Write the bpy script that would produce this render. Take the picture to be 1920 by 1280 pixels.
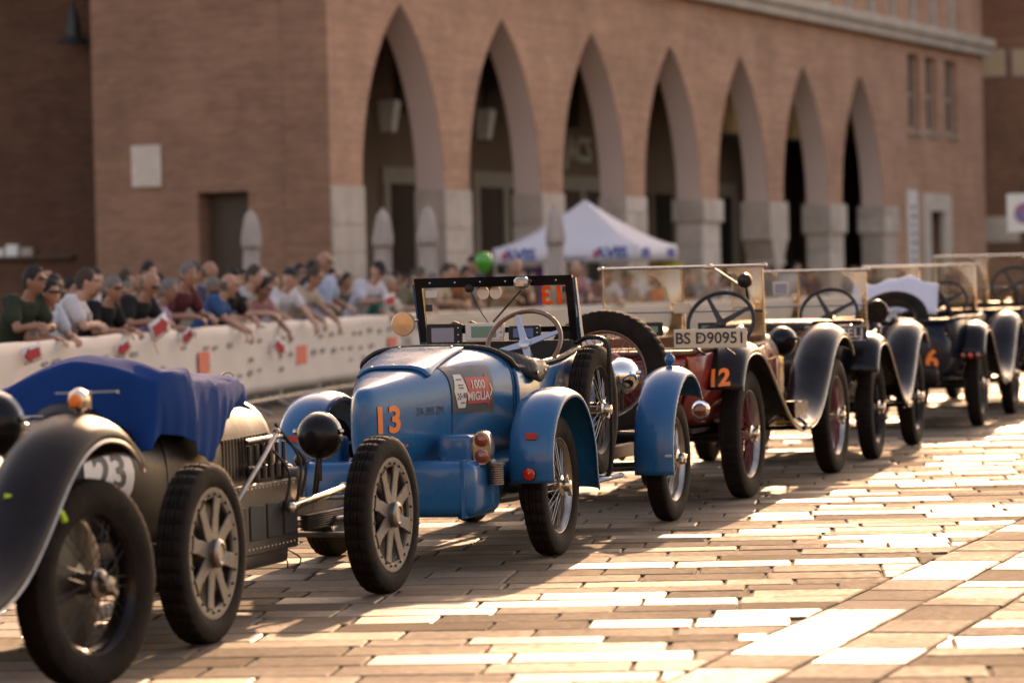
import bpy, bmesh, math, random
import numpy as np
from math import sin, cos, pi, radians, sqrt, atan2, hypot
from mathutils import Vector, Matrix, Euler
from mathutils.bvhtree import BVHTree

for _o in list(bpy.data.objects): bpy.data.objects.remove(_o, do_unlink=True)
S = bpy.context.scene
COL = S.collection
random.seed(7)

# ------------------------------------------------------------------ camera
CAM_H = 1.51
cd = bpy.data.cameras.new('camera'); cam = bpy.data.objects.new('camera', cd); COL.objects.link(cam)
cd.sensor_width = 36.0; cd.lens = 125.0; cd.clip_end = 2000.0; cd.clip_start = 0.5
_pit, _rol = math.atan(114*cos(math.atan(0.0244))/6667), math.atan(0.0244)
_f = Vector((0, cos(_pit), -sin(_pit))); _r0 = Vector((1, 0, 0)); _u0 = _r0.cross(_f)
_r = _r0*cos(_rol) - _u0*sin(_rol); _u = _r0*sin(_rol) + _u0*cos(_rol)
_m = Matrix.Identity(4)
for i in range(3):
    _m[i][0] = _r[i]; _m[i][1] = _u[i]; _m[i][2] = -_f[i]
_m[2][3] = CAM_H
cam.matrix_world = _m
cd.dof.use_dof = True; cd.dof.focus_distance = 19.6; cd.dof.aperture_fstop = 2.5
S.camera = cam

# ------------------------------------------------------------------ light
SUN_AZ, SUN_EL = radians(9.0), radians(21.0)
w = bpy.data.worlds.new('World'); S.world = w; w.use_nodes = True
nt = w.node_tree; nt.nodes.clear()
_o = nt.nodes.new('ShaderNodeOutputWorld'); _b = nt.nodes.new('ShaderNodeBackground'); _s = nt.nodes.new('ShaderNodeTexSky')
_s.sky_type = 'NISHITA'; _s.sun_disc = False; _s.sun_elevation = SUN_EL; _s.sun_rotation = SUN_AZ
_s.altitude = 20; _s.air_density = 1.0; _s.dust_density = 2.0; _s.ozone_density = 0.6
_b.inputs['Strength'].default_value = 0.15
nt.links.new(_s.outputs[0], _b.inputs[0]); nt.links.new(_b.outputs[0], _o.inputs[0])
ld = bpy.data.lights.new('sun', 'SUN'); sun = bpy.data.objects.new('sun', ld); COL.objects.link(sun)
ld.energy = 2.8; ld.angle = radians(0.55); ld.color = (1.0, 0.77, 0.54)
_d = Vector((-sin(SUN_AZ)*cos(SUN_EL), -cos(SUN_AZ)*cos(SUN_EL), -sin(SUN_EL)))
sun.rotation_euler = _d.to_track_quat('-Z', 'Y').to_euler(); sun.location = (20, 120, 60)
S.view_settings.view_transform = 'Standard'; S.view_settings.look = 'None'
S.view_settings.exposure = 1.48; S.view_settings.gamma = 1.0; S.view_settings.use_curve_mapping = False
S.view_settings.use_white_balance = True
S.view_settings.white_balance_temperature = 9100; S.view_settings.white_balance_tint = 26
S.render.engine = 'CYCLES'
S.cycles.use_denoising = True
S.cycles.max_bounces = 7; S.cycles.diffuse_bounces = 3; S.cycles.glossy_bounces = 4
S.cycles.transparent_max_bounces = 14; S.cycles.caustics_reflective = False; S.cycles.caustics_refractive = False
S.cycles.sample_clamp_indirect = 6.0

# ------------------------------------------------------------------ materials
MATS = {}
def mat(name, col, rough=0.5, metal=0.0, coat=0.0, var=0.0, vscale=6.0, bump=0.0, bscale=40.0, rvar=0.0, spec=0.5, col2=None, alpha=None, sheen=0.0):
    """principled material with noise driven colour / roughness variation and fine relief"""
    m = bpy.data.materials.new(name); m.use_nodes = True; MATS[name] = m
    t = m.node_tree; p = t.nodes['Principled BSDF']; N = t.nodes.new; L = t.links.new
    p.inputs['Roughness'].default_value = rough; p.inputs['Metallic'].default_value = metal
    p.inputs['Coat Weight'].default_value = coat; p.inputs['Coat Roughness'].default_value = 0.06
    p.inputs['Specular IOR Level'].default_value = spec
    if sheen: p.inputs['Sheen Weight'].default_value = sheen
    c = (*col, 1.0); p.inputs['Base Color'].default_value = c
    if var or rvar or bump:
        tc = N('ShaderNodeTexCoord')
        if var or rvar:
            n = N('ShaderNodeTexNoise'); n.inputs['Scale'].default_value = vscale; n.inputs['Detail'].default_value = 6; n.inputs['Roughness'].default_value = 0.65
            L(tc.outputs['Object'], n.inputs['Vector'])
        if var:
            mx = N('ShaderNodeMix'); mx.data_type = 'RGBA'
            mr = N('ShaderNodeMapRange'); mr.inputs[1].default_value = 0.35; mr.inputs[2].default_value = 0.68; mr.inputs[3].default_value = 0; mr.inputs[4].default_value = var
            L(n.outputs[0], mr.inputs[0]); L(mr.outputs[0], mx.inputs[0])
            mx.inputs[6].default_value = c; mx.inputs[7].default_value = (*(col2 or tuple(x*0.4 for x in col)), 1)
            L(mx.outputs[2], p.inputs['Base Color'])
        if rvar:
            mr = N('ShaderNodeMapRange'); mr.inputs[1].default_value = 0.3; mr.inputs[2].default_value = 0.7
            mr.inputs[3].default_value = max(0.02, rough-rvar); mr.inputs[4].default_value = min(1, rough+rvar)
            L(n.outputs[0], mr.inputs[0]); L(mr.outputs[0], p.inputs['Roughness'])
        if bump:
            nb = N('ShaderNodeTexNoise'); nb.inputs['Scale'].default_value = bscale; nb.inputs['Detail'].default_value = 5
            L(tc.outputs['Object'], nb.inputs['Vector'])
            b = N('ShaderNodeBump'); b.inputs['Strength'].default_value = bump; b.inputs['Distance'].default_value = 0.02
            L(nb.outputs[0], b.inputs['Height']); L(b.outputs[0], p.inputs['Normal'])
    return m

def vinyl_glass(name, col):
    m = bpy.data.materials.new(name); m.use_nodes = True; MATS[name] = m
    t = m.node_tree; t.nodes.clear(); N = t.nodes.new; L = t.links.new
    o = N('ShaderNodeOutputMaterial'); d = N('ShaderNodeBsdfDiffuse'); d.inputs[0].default_value = (*col, 1); e = N('ShaderNodeBsdfTranslucent'); e.inputs[0].default_value = (*col, 1)
    x = N('ShaderNodeMixShader'); x.inputs[0].default_value = 0.55; L(d.outputs[0], x.inputs[1]); L(e.outputs[0], x.inputs[2]); L(x.outputs[0], o.inputs[0]); return m
def glass_mat(name, dust=0.12, tint=(0.95, 0.93, 0.88), dustcol=(0.55, 0.47, 0.36)):
    m = bpy.data.materials.new(name); m.use_nodes = True; MATS[name] = m
    t = m.node_tree; t.nodes.clear(); N = t.nodes.new; L = t.links.new
    o = N('ShaderNodeOutputMaterial'); tr = N('ShaderNodeBsdfTransparent'); tr.inputs[0].default_value = (*tint, 1)
    gl = N('ShaderNodeBsdfGlossy'); gl.inputs['Roughness'].default_value = 0.02
    fr = N('ShaderNodeFresnel'); fr.inputs[0].default_value = 1.3
    m1 = N('ShaderNodeMixShader'); L(fr.outputs[0], m1.inputs[0]); L(tr.outputs[0], m1.inputs[1]); L(gl.outputs[0], m1.inputs[2])
    df = N('ShaderNodeBsdfTranslucent'); df.inputs[0].default_value = (*dustcol, 1)
    tc = N('ShaderNodeTexCoord'); n = N('ShaderNodeTexNoise'); n.inputs['Scale'].default_value = 9; n.inputs['Detail'].default_value = 8; n.inputs['Roughness'].default_value = 0.75
    L(tc.outputs['Object'], n.inputs['Vector'])
    mr = N('ShaderNodeMapRange'); mr.inputs[1].default_value = 0.4; mr.inputs[2].default_value = 0.75; mr.inputs[3].default_value = dust*0.5; mr.inputs[4].default_value = dust*2.4
    L(n.outputs[0], mr.inputs[0])
    m2 = N('ShaderNodeMixShader'); L(mr.outputs[0], m2.inputs[0]); L(m1.outputs[0], m2.inputs[1]); L(df.outputs[0], m2.inputs[2])
    L(m2.outputs[0], o.inputs[0])
    return m

def brick_mat(name, c1, c2, mortar, bw=0.25, bh=0.068, rough=0.9, axis='u', blotch=0.35):
    """brick courses on a vertical wall; u = object-space x, v = object-space z"""
    m = bpy.data.materials.new(name); m.use_nodes = True; MATS[name] = m
    t = m.node_tree; p = t.nodes['Principled BSDF']; N = t.nodes.new; L = t.links.new
    p.inputs['Roughness'].default_value = rough; p.inputs['Specular IOR Level'].default_value = 0.2
    tc = N('ShaderNodeTexCoord'); sp = N('ShaderNodeSeparateXYZ'); cb = N('ShaderNodeCombineXYZ')
    ad = N('ShaderNodeMath'); ad.operation = 'ADD'
    L(tc.outputs['Object'], sp.inputs[0]); L(sp.outputs[0], ad.inputs[0]); L(sp.outputs[1], ad.inputs[1])
    L(ad.outputs[0], cb.inputs[0]); L(sp.outputs[2], cb.inputs[1])
    br = N('ShaderNodeTexBrick'); br.inputs['Scale'].default_value = 1.0; br.inputs['Brick Width'].default_value = bw; br.inputs['Row Height'].default_value = bh
    br.inputs['Mortar Size'].default_value = 0.009; br.inputs['Mortar Smooth'].default_value = 0.3; br.inputs['Bias'].default_value = 0.0
    br.inputs['Color1'].default_value = (*c1, 1); br.inputs['Color2'].default_value = (*c2, 1); br.inputs['Mortar'].default_value = (*mortar, 1)
    L(cb.outputs[0], br.inputs['Vector'])
    n = N('ShaderNodeTexNoise'); n.inputs['Scale'].default_value = 0.55; n.inputs['Detail'].default_value = 7; n.inputs['Roughness'].default_value = 0.7
    L(tc.outputs['Object'], n.inputs['Vector'])
    mr = N('ShaderNodeMapRange'); mr.inputs[1].default_value = 0.3; mr.inputs[2].default_value = 0.7; mr.inputs[3].default_value = 1-blotch; mr.inputs[4].default_value = 1+blotch*0.6
    L(n.outputs[0], mr.inputs[0])
    mp = N('ShaderNodeMapping'); mp.inputs['Scale'].default_value = (0.35, 7.0, 1.0); L(cb.outputs[0], mp.inputs['Vector'])
    ns = N('ShaderNodeTexNoise'); ns.inputs['Scale'].default_value = 1.0; ns.inputs['Detail'].default_value = 4; L(mp.outputs[0], ns.inputs['Vector'])
    ms = N('ShaderNodeMapRange'); ms.inputs[1].default_value = 0.3; ms.inputs[2].default_value = 0.7; ms.inputs[3].default_value = 0.89; ms.inputs[4].default_value = 1.10; L(ns.outputs[0], ms.inputs[0])
    mm = N('ShaderNodeMath'); mm.operation = 'MULTIPLY'; L(mr.outputs[0], mm.inputs[0]); L(ms.outputs[0], mm.inputs[1])
    vm = N('ShaderNodeVectorMath'); vm.operation = 'SCALE'; L(br.outputs[0], vm.inputs[0]); L(mm.outputs[0], vm.inputs['Scale'])
    L(vm.outputs[0], p.inputs['Base Color'])
    b = N('ShaderNodeBump'); b.inputs['Strength'].default_value = 0.7; b.inputs['Distance'].default_value = 0.01; b.invert = True
    L(br.outputs['Fac'], b.inputs['Height']); L(b.outputs[0], p.inputs['Normal'])
    return m

def paving_mat():
    m = bpy.data.materials.new('paving_stone'); m.use_nodes = True; MATS['paving_stone'] = m
    t = m.node_tree; p = t.nodes['Principled BSDF']; N = t.nodes.new; L = t.links.new
    at = N('ShaderNodeAttribute'); at.attribute_name = 'tone'; ag = N('ShaderNodeAttribute'); ag.attribute_name = 'gloss'
    tc = N('ShaderNodeTexCoord')
    cr = N('ShaderNodeValToRGB'); e = cr.color_ramp.elements
    e[0].position = 0.0; e[0].color = (0.075, 0.052, 0.034, 1); e[1].position = 1.0; e[1].color = (0.27, 0.21, 0.155, 1)
    e2 = cr.color_ramp.elements.new(0.5); e2.color = (0.145, 0.105, 0.072, 1)
    n1 = N('ShaderNodeTexNoise'); n1.inputs['Scale'].default_value = 5; n1.inputs['Detail'].default_value = 8; n1.inputs['Roughness'].default_value = 0.7
    n2 = N('ShaderNodeTexNoise'); n2.inputs['Scale'].default_value = 42; n2.inputs['Detail'].default_value = 5; n2.inputs['Roughness'].default_value = 0.8
    L(tc.outputs['Object'], n1.inputs[0]); L(tc.outputs['Object'], n2.inputs[0])
    a1 = N('ShaderNodeMath'); a1.operation = 'MULTIPLY_ADD'; a1.inputs[1].default_value = 1.1; L(n1.outputs[0], a1.inputs[0])
    s1 = N('ShaderNodeMath'); s1.operation = 'SUBTRACT'; s1.inputs[1].default_value = 0.55; L(at.outputs['Fac'], s1.inputs[0]); L(s1.outputs[0], a1.inputs[2])
    a2 = N('ShaderNodeMath'); a2.operation = 'MULTIPLY_ADD'; a2.inputs[1].default_value = 0.75; L(n2.outputs[0], a2.inputs[0])
    s2 = N('ShaderNodeMath'); s2.operation = 'SUBTRACT'; s2.inputs[1].default_value = 0.375; L(a1.outputs[0], s2.inputs[0]); L(s2.outputs[0], a2.inputs[2])
    L(a2.outputs[0], cr.inputs[0]); L(cr.outputs[0], p.inputs['Base Color'])
    # roughness: 0.72 (rough, pitted) .. 0.30 (worn smooth)
    mr = N('ShaderNodeMapRange'); mr.inputs[3].default_value = 0.95; mr.inputs[4].default_value = 0.36
    n3 = N('ShaderNodeTexNoise'); n3.inputs['Scale'].default_value = 0.55; n3.inputs['Detail'].default_value = 3; L(tc.outputs['Object'], n3.inputs[0])
    n4 = N('ShaderNodeTexNoise'); n4.inputs['Scale'].default_value = 22; n4.inputs['Detail'].default_value = 4; L(tc.outputs['Object'], n4.inputs[0])
    nm = N('ShaderNodeMath'); nm.operation = 'MULTIPLY_ADD'; nm.inputs[1].default_value = 0.7; nm.inputs[2].default_value = -0.37; L(n3.outputs[0], nm.inputs[0])
    nq = N('ShaderNodeMath'); nq.operation = 'MULTIPLY_ADD'; nq.inputs[1].default_value = 0.7; L(n4.outputs[0], nq.inputs[0]); L(nm.outputs[0], nq.inputs[2])
    ng = N('ShaderNodeMath'); ng.operation = 'MULTIPLY_ADD'; ng.inputs[1].default_value = -0.3; L(n1.outputs[0], ng.inputs[0]); L(nq.outputs[0], ng.inputs[2])
    g1 = N('ShaderNodeMath'); g1.operation = 'ADD'; L(ng.outputs[0], g1.inputs[0])
    g2 = N('ShaderNodeMath'); g2.operation = 'ADD'; g2.inputs[1].default_value = -0.18; L(ag.outputs['Fac'], g2.inputs[0]); L(g2.outputs[0], g1.inputs[1])
    L(g1.outputs[0], mr.inputs[0]); L(mr.outputs[0], p.inputs['Roughness'])
    sv = N('ShaderNodeMapRange'); sv.inputs[3].default_value = 0.10; sv.inputs[4].default_value = 0.5; L(g1.outputs[0], sv.inputs[0]); L(sv.outputs[0], p.inputs['Specular IOR Level'])
    b = N('ShaderNodeBump'); b.inputs['Distance'].default_value = 0.010
    bs = N('ShaderNodeMapRange'); bs.inputs[3].default_value = 0.75; bs.inputs[4].default_value = 0.08; L(g1.outputs[0], bs.inputs[0]); L(bs.outputs[0], b.inputs['Strength'])
    L(n2.outputs[0], b.inputs['Height']); L(b.outputs[0], p.inputs['Normal'])
    return m

# ------------------------------------------------------------------ mesh helpers
class MB:
    def __init__(s): s.v = []; s.f = []; s.flat = False
    def add(s, vs, fs):
        o = len(s.v); s.v += [tuple(p) for p in vs]; s.f += [tuple(i+o for i in f) for f in fs]; return s
    def box(s, x0, x1, y0, y1, z0, z1, M=None):
        vs = [(x, y, z) for x in (x0, x1) for y in (y0, y1) for z in (z0, z1)]
        if M is not None: vs = [M @ Vector(p) for p in vs]
        return s.add(vs, [(0, 1, 3, 2), (4, 6, 7, 5), (0, 4, 5, 1), (2, 3, 7, 6), (0, 2, 6, 4), (1, 5, 7, 3)])
    def cbox(s, x0, x1, y0, y1, z0, z1, b=0.01, M=None):
        """box with chamfered edges"""
        bm = bmesh.new(); bmesh.ops.create_cube(bm, size=1.0)
        for v in bm.verts: v.co = Vector((x0+(v.co.x+.5)*(x1-x0), y0+(v.co.y+.5)*(y1-y0), z0+(v.co.z+.5)*(z1-z0)))
        bmesh.ops.bevel(bm, geom=bm.edges[:], offset=b, segments=1 if b < 0.02 else 3, profile=0.5, affect='EDGES')
        bm.verts.index_update()
        vs = [v.co.copy() for v in bm.verts]; fs = [[v.index for v in f.verts] for f in bm.faces]; bm.free()
        if M is not None: vs = [M @ p for p in vs]
        return s.add(vs, fs)
    def loft(s, rings, closed=True, cap0=False, cap1=False):
        n = len(rings[0]); vs = [p for r in rings for p in r]; fs = []
        for i in range(len(rings)-1):
            for j in range(n if closed else n-1):
                k = (j+1) % n
                fs.append((i*n+j, i*n+k, (i+1)*n+k, (i+1)*n+j))
        if cap0: fs.append(tuple(range(n-1, -1, -1)))
        if cap1: fs.append(tuple((len(rings)-1)*n+j for j in range(n)))
        return s.add(vs, fs)
    def lathe(s, prof, seg=24, M=None, cap=True, a0=0.0, a1=2*pi):
        """profile (r, h) round local z"""
        rings = []
        full = abs(a1-a0-2*pi) < 1e-6; m = seg if full else seg+1
        for r, h in prof:
            ring = [Vector((r*cos(a0+(a1-a0)*k/seg), r*sin(a0+(a1-a0)*k/seg), h)) for k in range(m)]
            if M is not None: ring = [M @ p for p in ring]
            rings.append(ring)
        return s.loft(rings, closed=full, cap0=cap and full and prof[0][0] > 1e-5, cap1=cap and full and prof[-1][0] > 1e-5)
    def tube(s, pts, r, seg=8, caps=True, closed=False):
        pts = [Vector(p) for p in pts]; n = len(pts); rr = r if hasattr(r, '__len__') else [r]*n
        rings = []; up = None
        for i, p in enumerate(pts):
            a = pts[(i-1) % n] if (closed or i > 0) else p; b = pts[(i+1) % n] if (closed or i < n-1) else p
            d = (b-a).normalized()
            if up is None:
                up = Vector((0, 0, 1)) if abs(d.z) < 0.9 else Vector((1, 0, 0))
            x = up.cross(d)
            if x.length < 1e-6: x = d.orthogonal()
            x.normalize(); y = d.cross(x); up = y
            rings.append([p + x*cos(2*pi*k/seg)*rr[i] + y*sin(2*pi*k/seg)*rr[i] for k in range(seg)])
        if closed: rings.append(rings[0])
        return s.loft(rings, cap0=caps and not closed, cap1=caps and not closed)
    def ell(s, c, r, seg=16, rg=10, M=None):
        rings = [[Vector((c[0]+r[0]*sin(pi*i/rg)*cos(2*pi*k/seg), c[1]+r[1]*sin(pi*i/rg)*sin(2*pi*k/seg), c[2]-r[2]*cos(pi*i/rg))) for k in range(seg)] for i in range(1, rg)]
        if M is not None: rings = [[M @ p for p in q] for q in rings]
        return s.loft(rings, cap0=True, cap1=True)
    def poly(s, pts, th, M=None):
        """extruded outline: pts (a, b) in local xy, thickness along local z from 0 to th"""
        n = len(pts); vs = [Vector((a, b, 0)) for a, b in pts] + [Vector((a, b, th)) for a, b in pts]
        if M is not None: vs = [M @ p for p in vs]
        return s.add(vs, [tuple(range(n-1, -1, -1)), tuple(range(n, 2*n))] + [(i, (i+1) % n, n+(i+1) % n, n+i) for i in range(n)])
    def mesh(s, name, angle=38):
        me = bpy.data.meshes.new(name); me.from_pydata(s.v, [], s.f); me.validate()
        bm = bmesh.new(); bm.from_mesh(me); bmesh.ops.recalc_face_normals(bm, faces=bm.faces); bm.to_mesh(me); bm.free()
        if angle:
            me.shade_smooth(); me.set_sharp_from_angle(angle=radians(angle))
        return me
    def build(s, name, m, parent=None, loc=None, rot=None, angle=38, solid=0, sub=0):
        return link(name, s.mesh(name, angle), m, parent, loc, rot, solid, sub)

def link(name, me, m, parent=None, loc=None, rot=None, solid=0, sub=0):
    o = bpy.data.objects.new(name, me); COL.objects.link(o)
    if m is not None and not me.materials: me.materials.append(MATS[m] if isinstance(m, str) else m)
    elif m is not None and me.materials[0] is not (MATS[m] if isinstance(m, str) else m):
        o.material_slots[0].link = 'OBJECT'; o.material_slots[0].material = MATS[m] if isinstance(m, str) else m
    o.parent = parent
    if loc is not None: o.location = loc
    if rot is not None: o.rotation_euler = rot
    if solid:
        d = o.modifiers.new('solid', 'SOLIDIFY'); d.thickness = solid; d.offset = 0
    if sub:
        d = o.modifiers.new('sub', 'SUBSURF'); d.levels = sub; d.render_levels = sub
    return o
def thing(name, label, cat, loc=(0, 0, 0), rz=0.0, group=None):
    o = bpy.data.objects.new(name, None); COL.objects.link(o); o.empty_display_size = 0.1
    o.location = loc; o.rotation_euler = (0, 0, rz); return tag(o, label, cat, group)
def tag(o, label=None, cat=None, group=None, kind=None):
    if label: o['label'] = label
    if cat: o['category'] = cat
    if group: o['group'] = group
    if kind: o['kind'] = kind
    return o
def cr(pts, n=8, closed=False):
    """Catmull-Rom through points"""
    P = [Vector(p) for p in pts]; out = []; m = len(P)
    rng = range(m if closed else m-1)
    for i in rng:
        p0 = P[(i-1) % m] if (closed or i > 0) else P[0]*2-P[1]; p1 = P[i]; p2 = P[(i+1) % m]
        p3 = P[(i+2) % m] if (closed or i < m-2) else P[-1]*2-P[-2]
        for k in range(n):
            t = k/n
            out.append(0.5*((2*p1)+(p2-p0)*t+(2*p0-5*p1+4*p2-p3)*t*t+(3*p1-p0-3*p2+p3)*t**3))
    if not closed: out.append(P[-1])
    return out
def text_mb(txt, size=1.0, depth=0.0, align='CENTER', bold=0.0, flip=False, spacing=1.0):
    """outline of letters as a flat mesh in local xy (or thin when depth)"""
    cu = bpy.data.curves.new('t', 'FONT'); cu.body = txt; cu.size = size; cu.extrude = depth; cu.align_x = align; cu.align_y = 'CENTER'; cu.offset = bold; cu.space_character = spacing
    cu.resolution_u = 3
    o = bpy.data.objects.new('t', cu); COL.objects.link(o)
    dg = bpy.context.evaluated_depsgraph_get(); me = bpy.data.meshes.new_from_object(o.evaluated_get(dg))
    mb = MB(); mb.add([(-v.co.x if flip else v.co.x, v.co.y, v.co.z) for v in me.vertices], [tuple(p.vertices) for p in me.polygons])
    bpy.data.objects.remove(o); bpy.data.curves.remove(cu); bpy.data.meshes.remove(me)
    return mb
def xf(mb, M):
    mb.v = [tuple(M @ Vector(p)) for p in mb.v]; return mb
# ------------------------------------------------------------------ setting: materials
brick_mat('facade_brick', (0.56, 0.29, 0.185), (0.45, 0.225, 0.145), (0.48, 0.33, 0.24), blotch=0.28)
brick_mat('shade_side_brick', (0.34, 0.175, 0.112), (0.265, 0.13, 0.085), (0.30, 0.185, 0.128), blotch=0.25)  # side wall's shade put into its brick colour, darker than the facade
brick_mat('shade_left_brick', (0.125, 0.058, 0.036), (0.095, 0.042, 0.026), (0.10, 0.055, 0.036), blotch=0.3)  # shade on the left wall is put into this darker brick colour
brick_mat('far_brick', (0.27, 0.13, 0.08), (0.22, 0.105, 0.065), (0.2, 0.12, 0.08), blotch=0.3)
mat('plaster', (0.66, 0.49, 0.42), 0.85, var=0.35, vscale=0.8, col2=(0.56, 0.41, 0.35), spec=0.2)
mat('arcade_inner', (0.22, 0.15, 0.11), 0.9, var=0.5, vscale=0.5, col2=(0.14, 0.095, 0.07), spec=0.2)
mat('travertine', (0.56, 0.45, 0.37), 0.8, var=0.7, vscale=1.6, col2=(0.33, 0.28, 0.23), bump=0.4, bscale=14, spec=0.3)
mat('travertine_pale', (0.64, 0.53, 0.45), 0.8, var=0.7, vscale=2.3, col2=(0.40, 0.34, 0.28), bump=0.4, bscale=14, spec=0.3)
mat('window_dark', (0.035, 0.03, 0.025), 0.12, spec=0.6)
mat('window_sky', (0.05, 0.045, 0.035), 0.06, spec=1.0)
mat('frame_pale', (0.36, 0.30, 0.24), 0.7, var=0.3)
mat('door_wood', (0.07, 0.04, 0.025), 0.6, var=0.4)
mat('iron_dark', (0.03, 0.028, 0.026), 0.5, metal=0.4)
mat('gold_reflection_pane', (0.36, 0.24, 0.13), 0.3, var=0.3)  # golden reflection in the far windows painted as pane colour
mat('roof_tile', (0.2, 0.11, 0.08), 0.9)
mat('ochre_glass', (0.50, 0.29, 0.08), 0.5, var=0.4, vscale=12)
mat('lantern_white', (0.5, 0.46, 0.4), 0.5)
mat('sign_white', (0.72, 0.69, 0.64), 0.6, var=0.2)
mat('letter_pale', (0.55, 0.5, 0.42), 0.6)
mat('sign_blue', (0.10, 0.15, 0.34), 0.5); mat('sign_red', (0.5, 0.10, 0.09), 0.5)
mat('asphalt_far', (0.10, 0.071, 0.052), 0.85, var=0.6, vscale=1.2, col2=(0.08, 0.056, 0.04), bump=0.5, bscale=25)
mat('joint_dirt', (0.055, 0.04, 0.028), 0.95, var=0.5, vscale=8)
paving_mat()

# ------------------------------------------------------------------ ground and paving
mb = MB(); mb.add([(-700, -300, 0), (700, -300, 0), (700, 900, 0), (-700, 900, 0)], [(0, 1, 2, 3)])
ground = tag(mb.build('ground', 'asphalt_far', loc=(0, 0, -0.020)), kind='structure')
mb = MB(); mb.add([(-16, 6, -.014), (18, 6, -.014), (18, 62, -.014), (-16, 62, -.014)], [(0, 1, 2, 3)])
paving = tag(mb.build('paving', 'joint_dirt'), kind='structure')

def clip(poly, p, n):
    out = []
    for i in range(len(poly)):
        a, b = poly[i], poly[(i+1) % len(poly)]
        da = (a[0]-p[0])*n[0]+(a[1]-p[1])*n[1]; db = (b[0]-p[0])*n[0]+(b[1]-p[1])*n[1]
        if da >= 0: out.append(a)
        if (da >= 0) != (db >= 0):
            t = da/(da-db); out.append((a[0]+(b[0]-a[0])*t, a[1]+(b[1]-a[1])*t))
    return out
def inset(poly, d):
    n = len(poly); out = []
    for i in range(n):
        p0, p1, p2 = Vector(poly[i-1]), Vector(poly[i]), Vector(poly[(i+1) % n])
        e1 = (p1-p0).normalized(); e2 = (p2-p1).normalized()
        n1 = Vector((-e1.y, e1.x)); n2 = Vector((-e2.y, e2.x))
        b = n1+n2
        if b.length < 1e-4: b = n1
        b.normalize(); k = d/max(0.35, b.dot(n1)); out.append(tuple(p1+b*k))
    return out
def area(p): return 0.5*sum(p[i][0]*p[(i+1) % len(p)][1]-p[(i+1) % len(p)][0]*p[i][1] for i in range(len(p)))
LDIR = (sin(radians(17)), cos(radians(17))); LN = (LDIR[1], -LDIR[0])       # band direction, its right-hand normal
LP = (0.686, 13.73)
def off(d): return (LP[0]+LN[0]*d, LP[1]+LN[1]*d)
stones = []
rs = random.Random(11)
def field(th, x0, x1, y0, y1, rh, wmin, wmax, clips, tone0=0.45, gl0=0.12):
    c, s_ = cos(radians(th)), sin(radians(th))
    y = y0
    while y < y1:
        h = rh*rs.uniform(0.82, 1.2)
        x = x0 - rs.uniform(0, 1); rowt = rs.gauss(0, 0.06)
        while x < x1:
            wd = rs.uniform(wmin, wmax)
            q = [(x, y), (x+wd, y), (x+wd, y+h), (x, y+h)]
            q = [(a*c+b*s_, -a*s_+b*c) for a, b in q]
            for p_, n_ in clips:
                q = clip(q, p_, n_) if q else q
            x += wd
            if len(q) < 3 or abs(area(q)) < 0.02: continue
            g = gl0 + rs.uniform(-0.15, 0.22)
            if rs.random() < 0.36: g = rs.uniform(0.25, 0.95)
            stones.append((q, min(1, max(0, tone0+rowt+rs.gauss(0, 0.10)+0.12*(g > 0.6))), min(1, max(0, g))))
        y += h
NEG = (-LN[0], -LN[1])
field(5.0, -14, 14, 7, 60, 0.33, 0.34, 0.78, [(off(-0.0), NEG), ((0, 9), (0, 1)), ((0, 58), (0, -1)), ((-13, 0), (1, 0))])
field(5.0, -6, 16, 6, 60, 0.36, 0.4, 0.9, [(off(0.78), LN), ((0, 9), (0, 1)), ((0, 58), (0, -1)), ((15, 0), (-1, 0))])
for b0, b1, gl in ((0.0, 0.385, 0.40), (0.39, 0.775, 0.2)):
    t = -6.0
    while t < 44:
        ln = rs.uniform(0.35, 0.75)
        q = [off(b0), off(b1)]
        q = [(q[0][0]+LDIR[0]*t, q[0][1]+LDIR[1]*t), (q[1][0]+LDIR[0]*t, q[1][1]+LDIR[1]*t),
             (q[1][0]+LDIR[0]*(t+ln), q[1][1]+LDIR[1]*(t+ln)), (q[0][0]+LDIR[0]*(t+ln), q[0][1]+LDIR[1]*(t+ln))]
        stones.append((q, min(1, max(0, 0.6+rs.gauss(0, 0.14))), min(1, max(0, gl+rs.gauss(0, 0.24))))); t += ln
def stone_geo(q, z, tx, ty):
    if area(q) < 0: q = q[::-1]
    qq = []
    for i in range(len(q)):
        (ax, ay), (bx, by) = q[i], q[(i+1) % len(q)]; ln_ = hypot(bx-ax, by-ay)
        qq.append((ax+rs.uniform(-.006, .006), ay+rs.uniform(-.006, .006)))
        if ln_ > .3: t_ = rs.uniform(.35, .65); qq.append((ax+(bx-ax)*t_+rs.uniform(-.005, .005), ay+(by-ay)*t_+rs.uniform(-.005, .005)))
    q = qq
    a = inset(q, 0.007); b = inset(q, 0.016); n = len(q)
    cx = sum(p[0] for p in q)/n; cy = sum(p[1] for p in q)/n
    vs = [(p[0], p[1], -0.0135) for p in a] + [(p[0], p[1], z-0.006+(p[0]-cx)*tx+(p[1]-cy)*ty) for p in a] + [(p[0], p[1], z+(p[0]-cx)*tx+(p[1]-cy)*ty) for p in b]
    fs = [tuple(range(2*n, 3*n))]
    for i in range(n):
        k = (i+1) % n
        fs += [(i, k, n+k, n+i), (n+i, n+k, 2*n+k, 2*n+i)]
    return vs, fs
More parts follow.
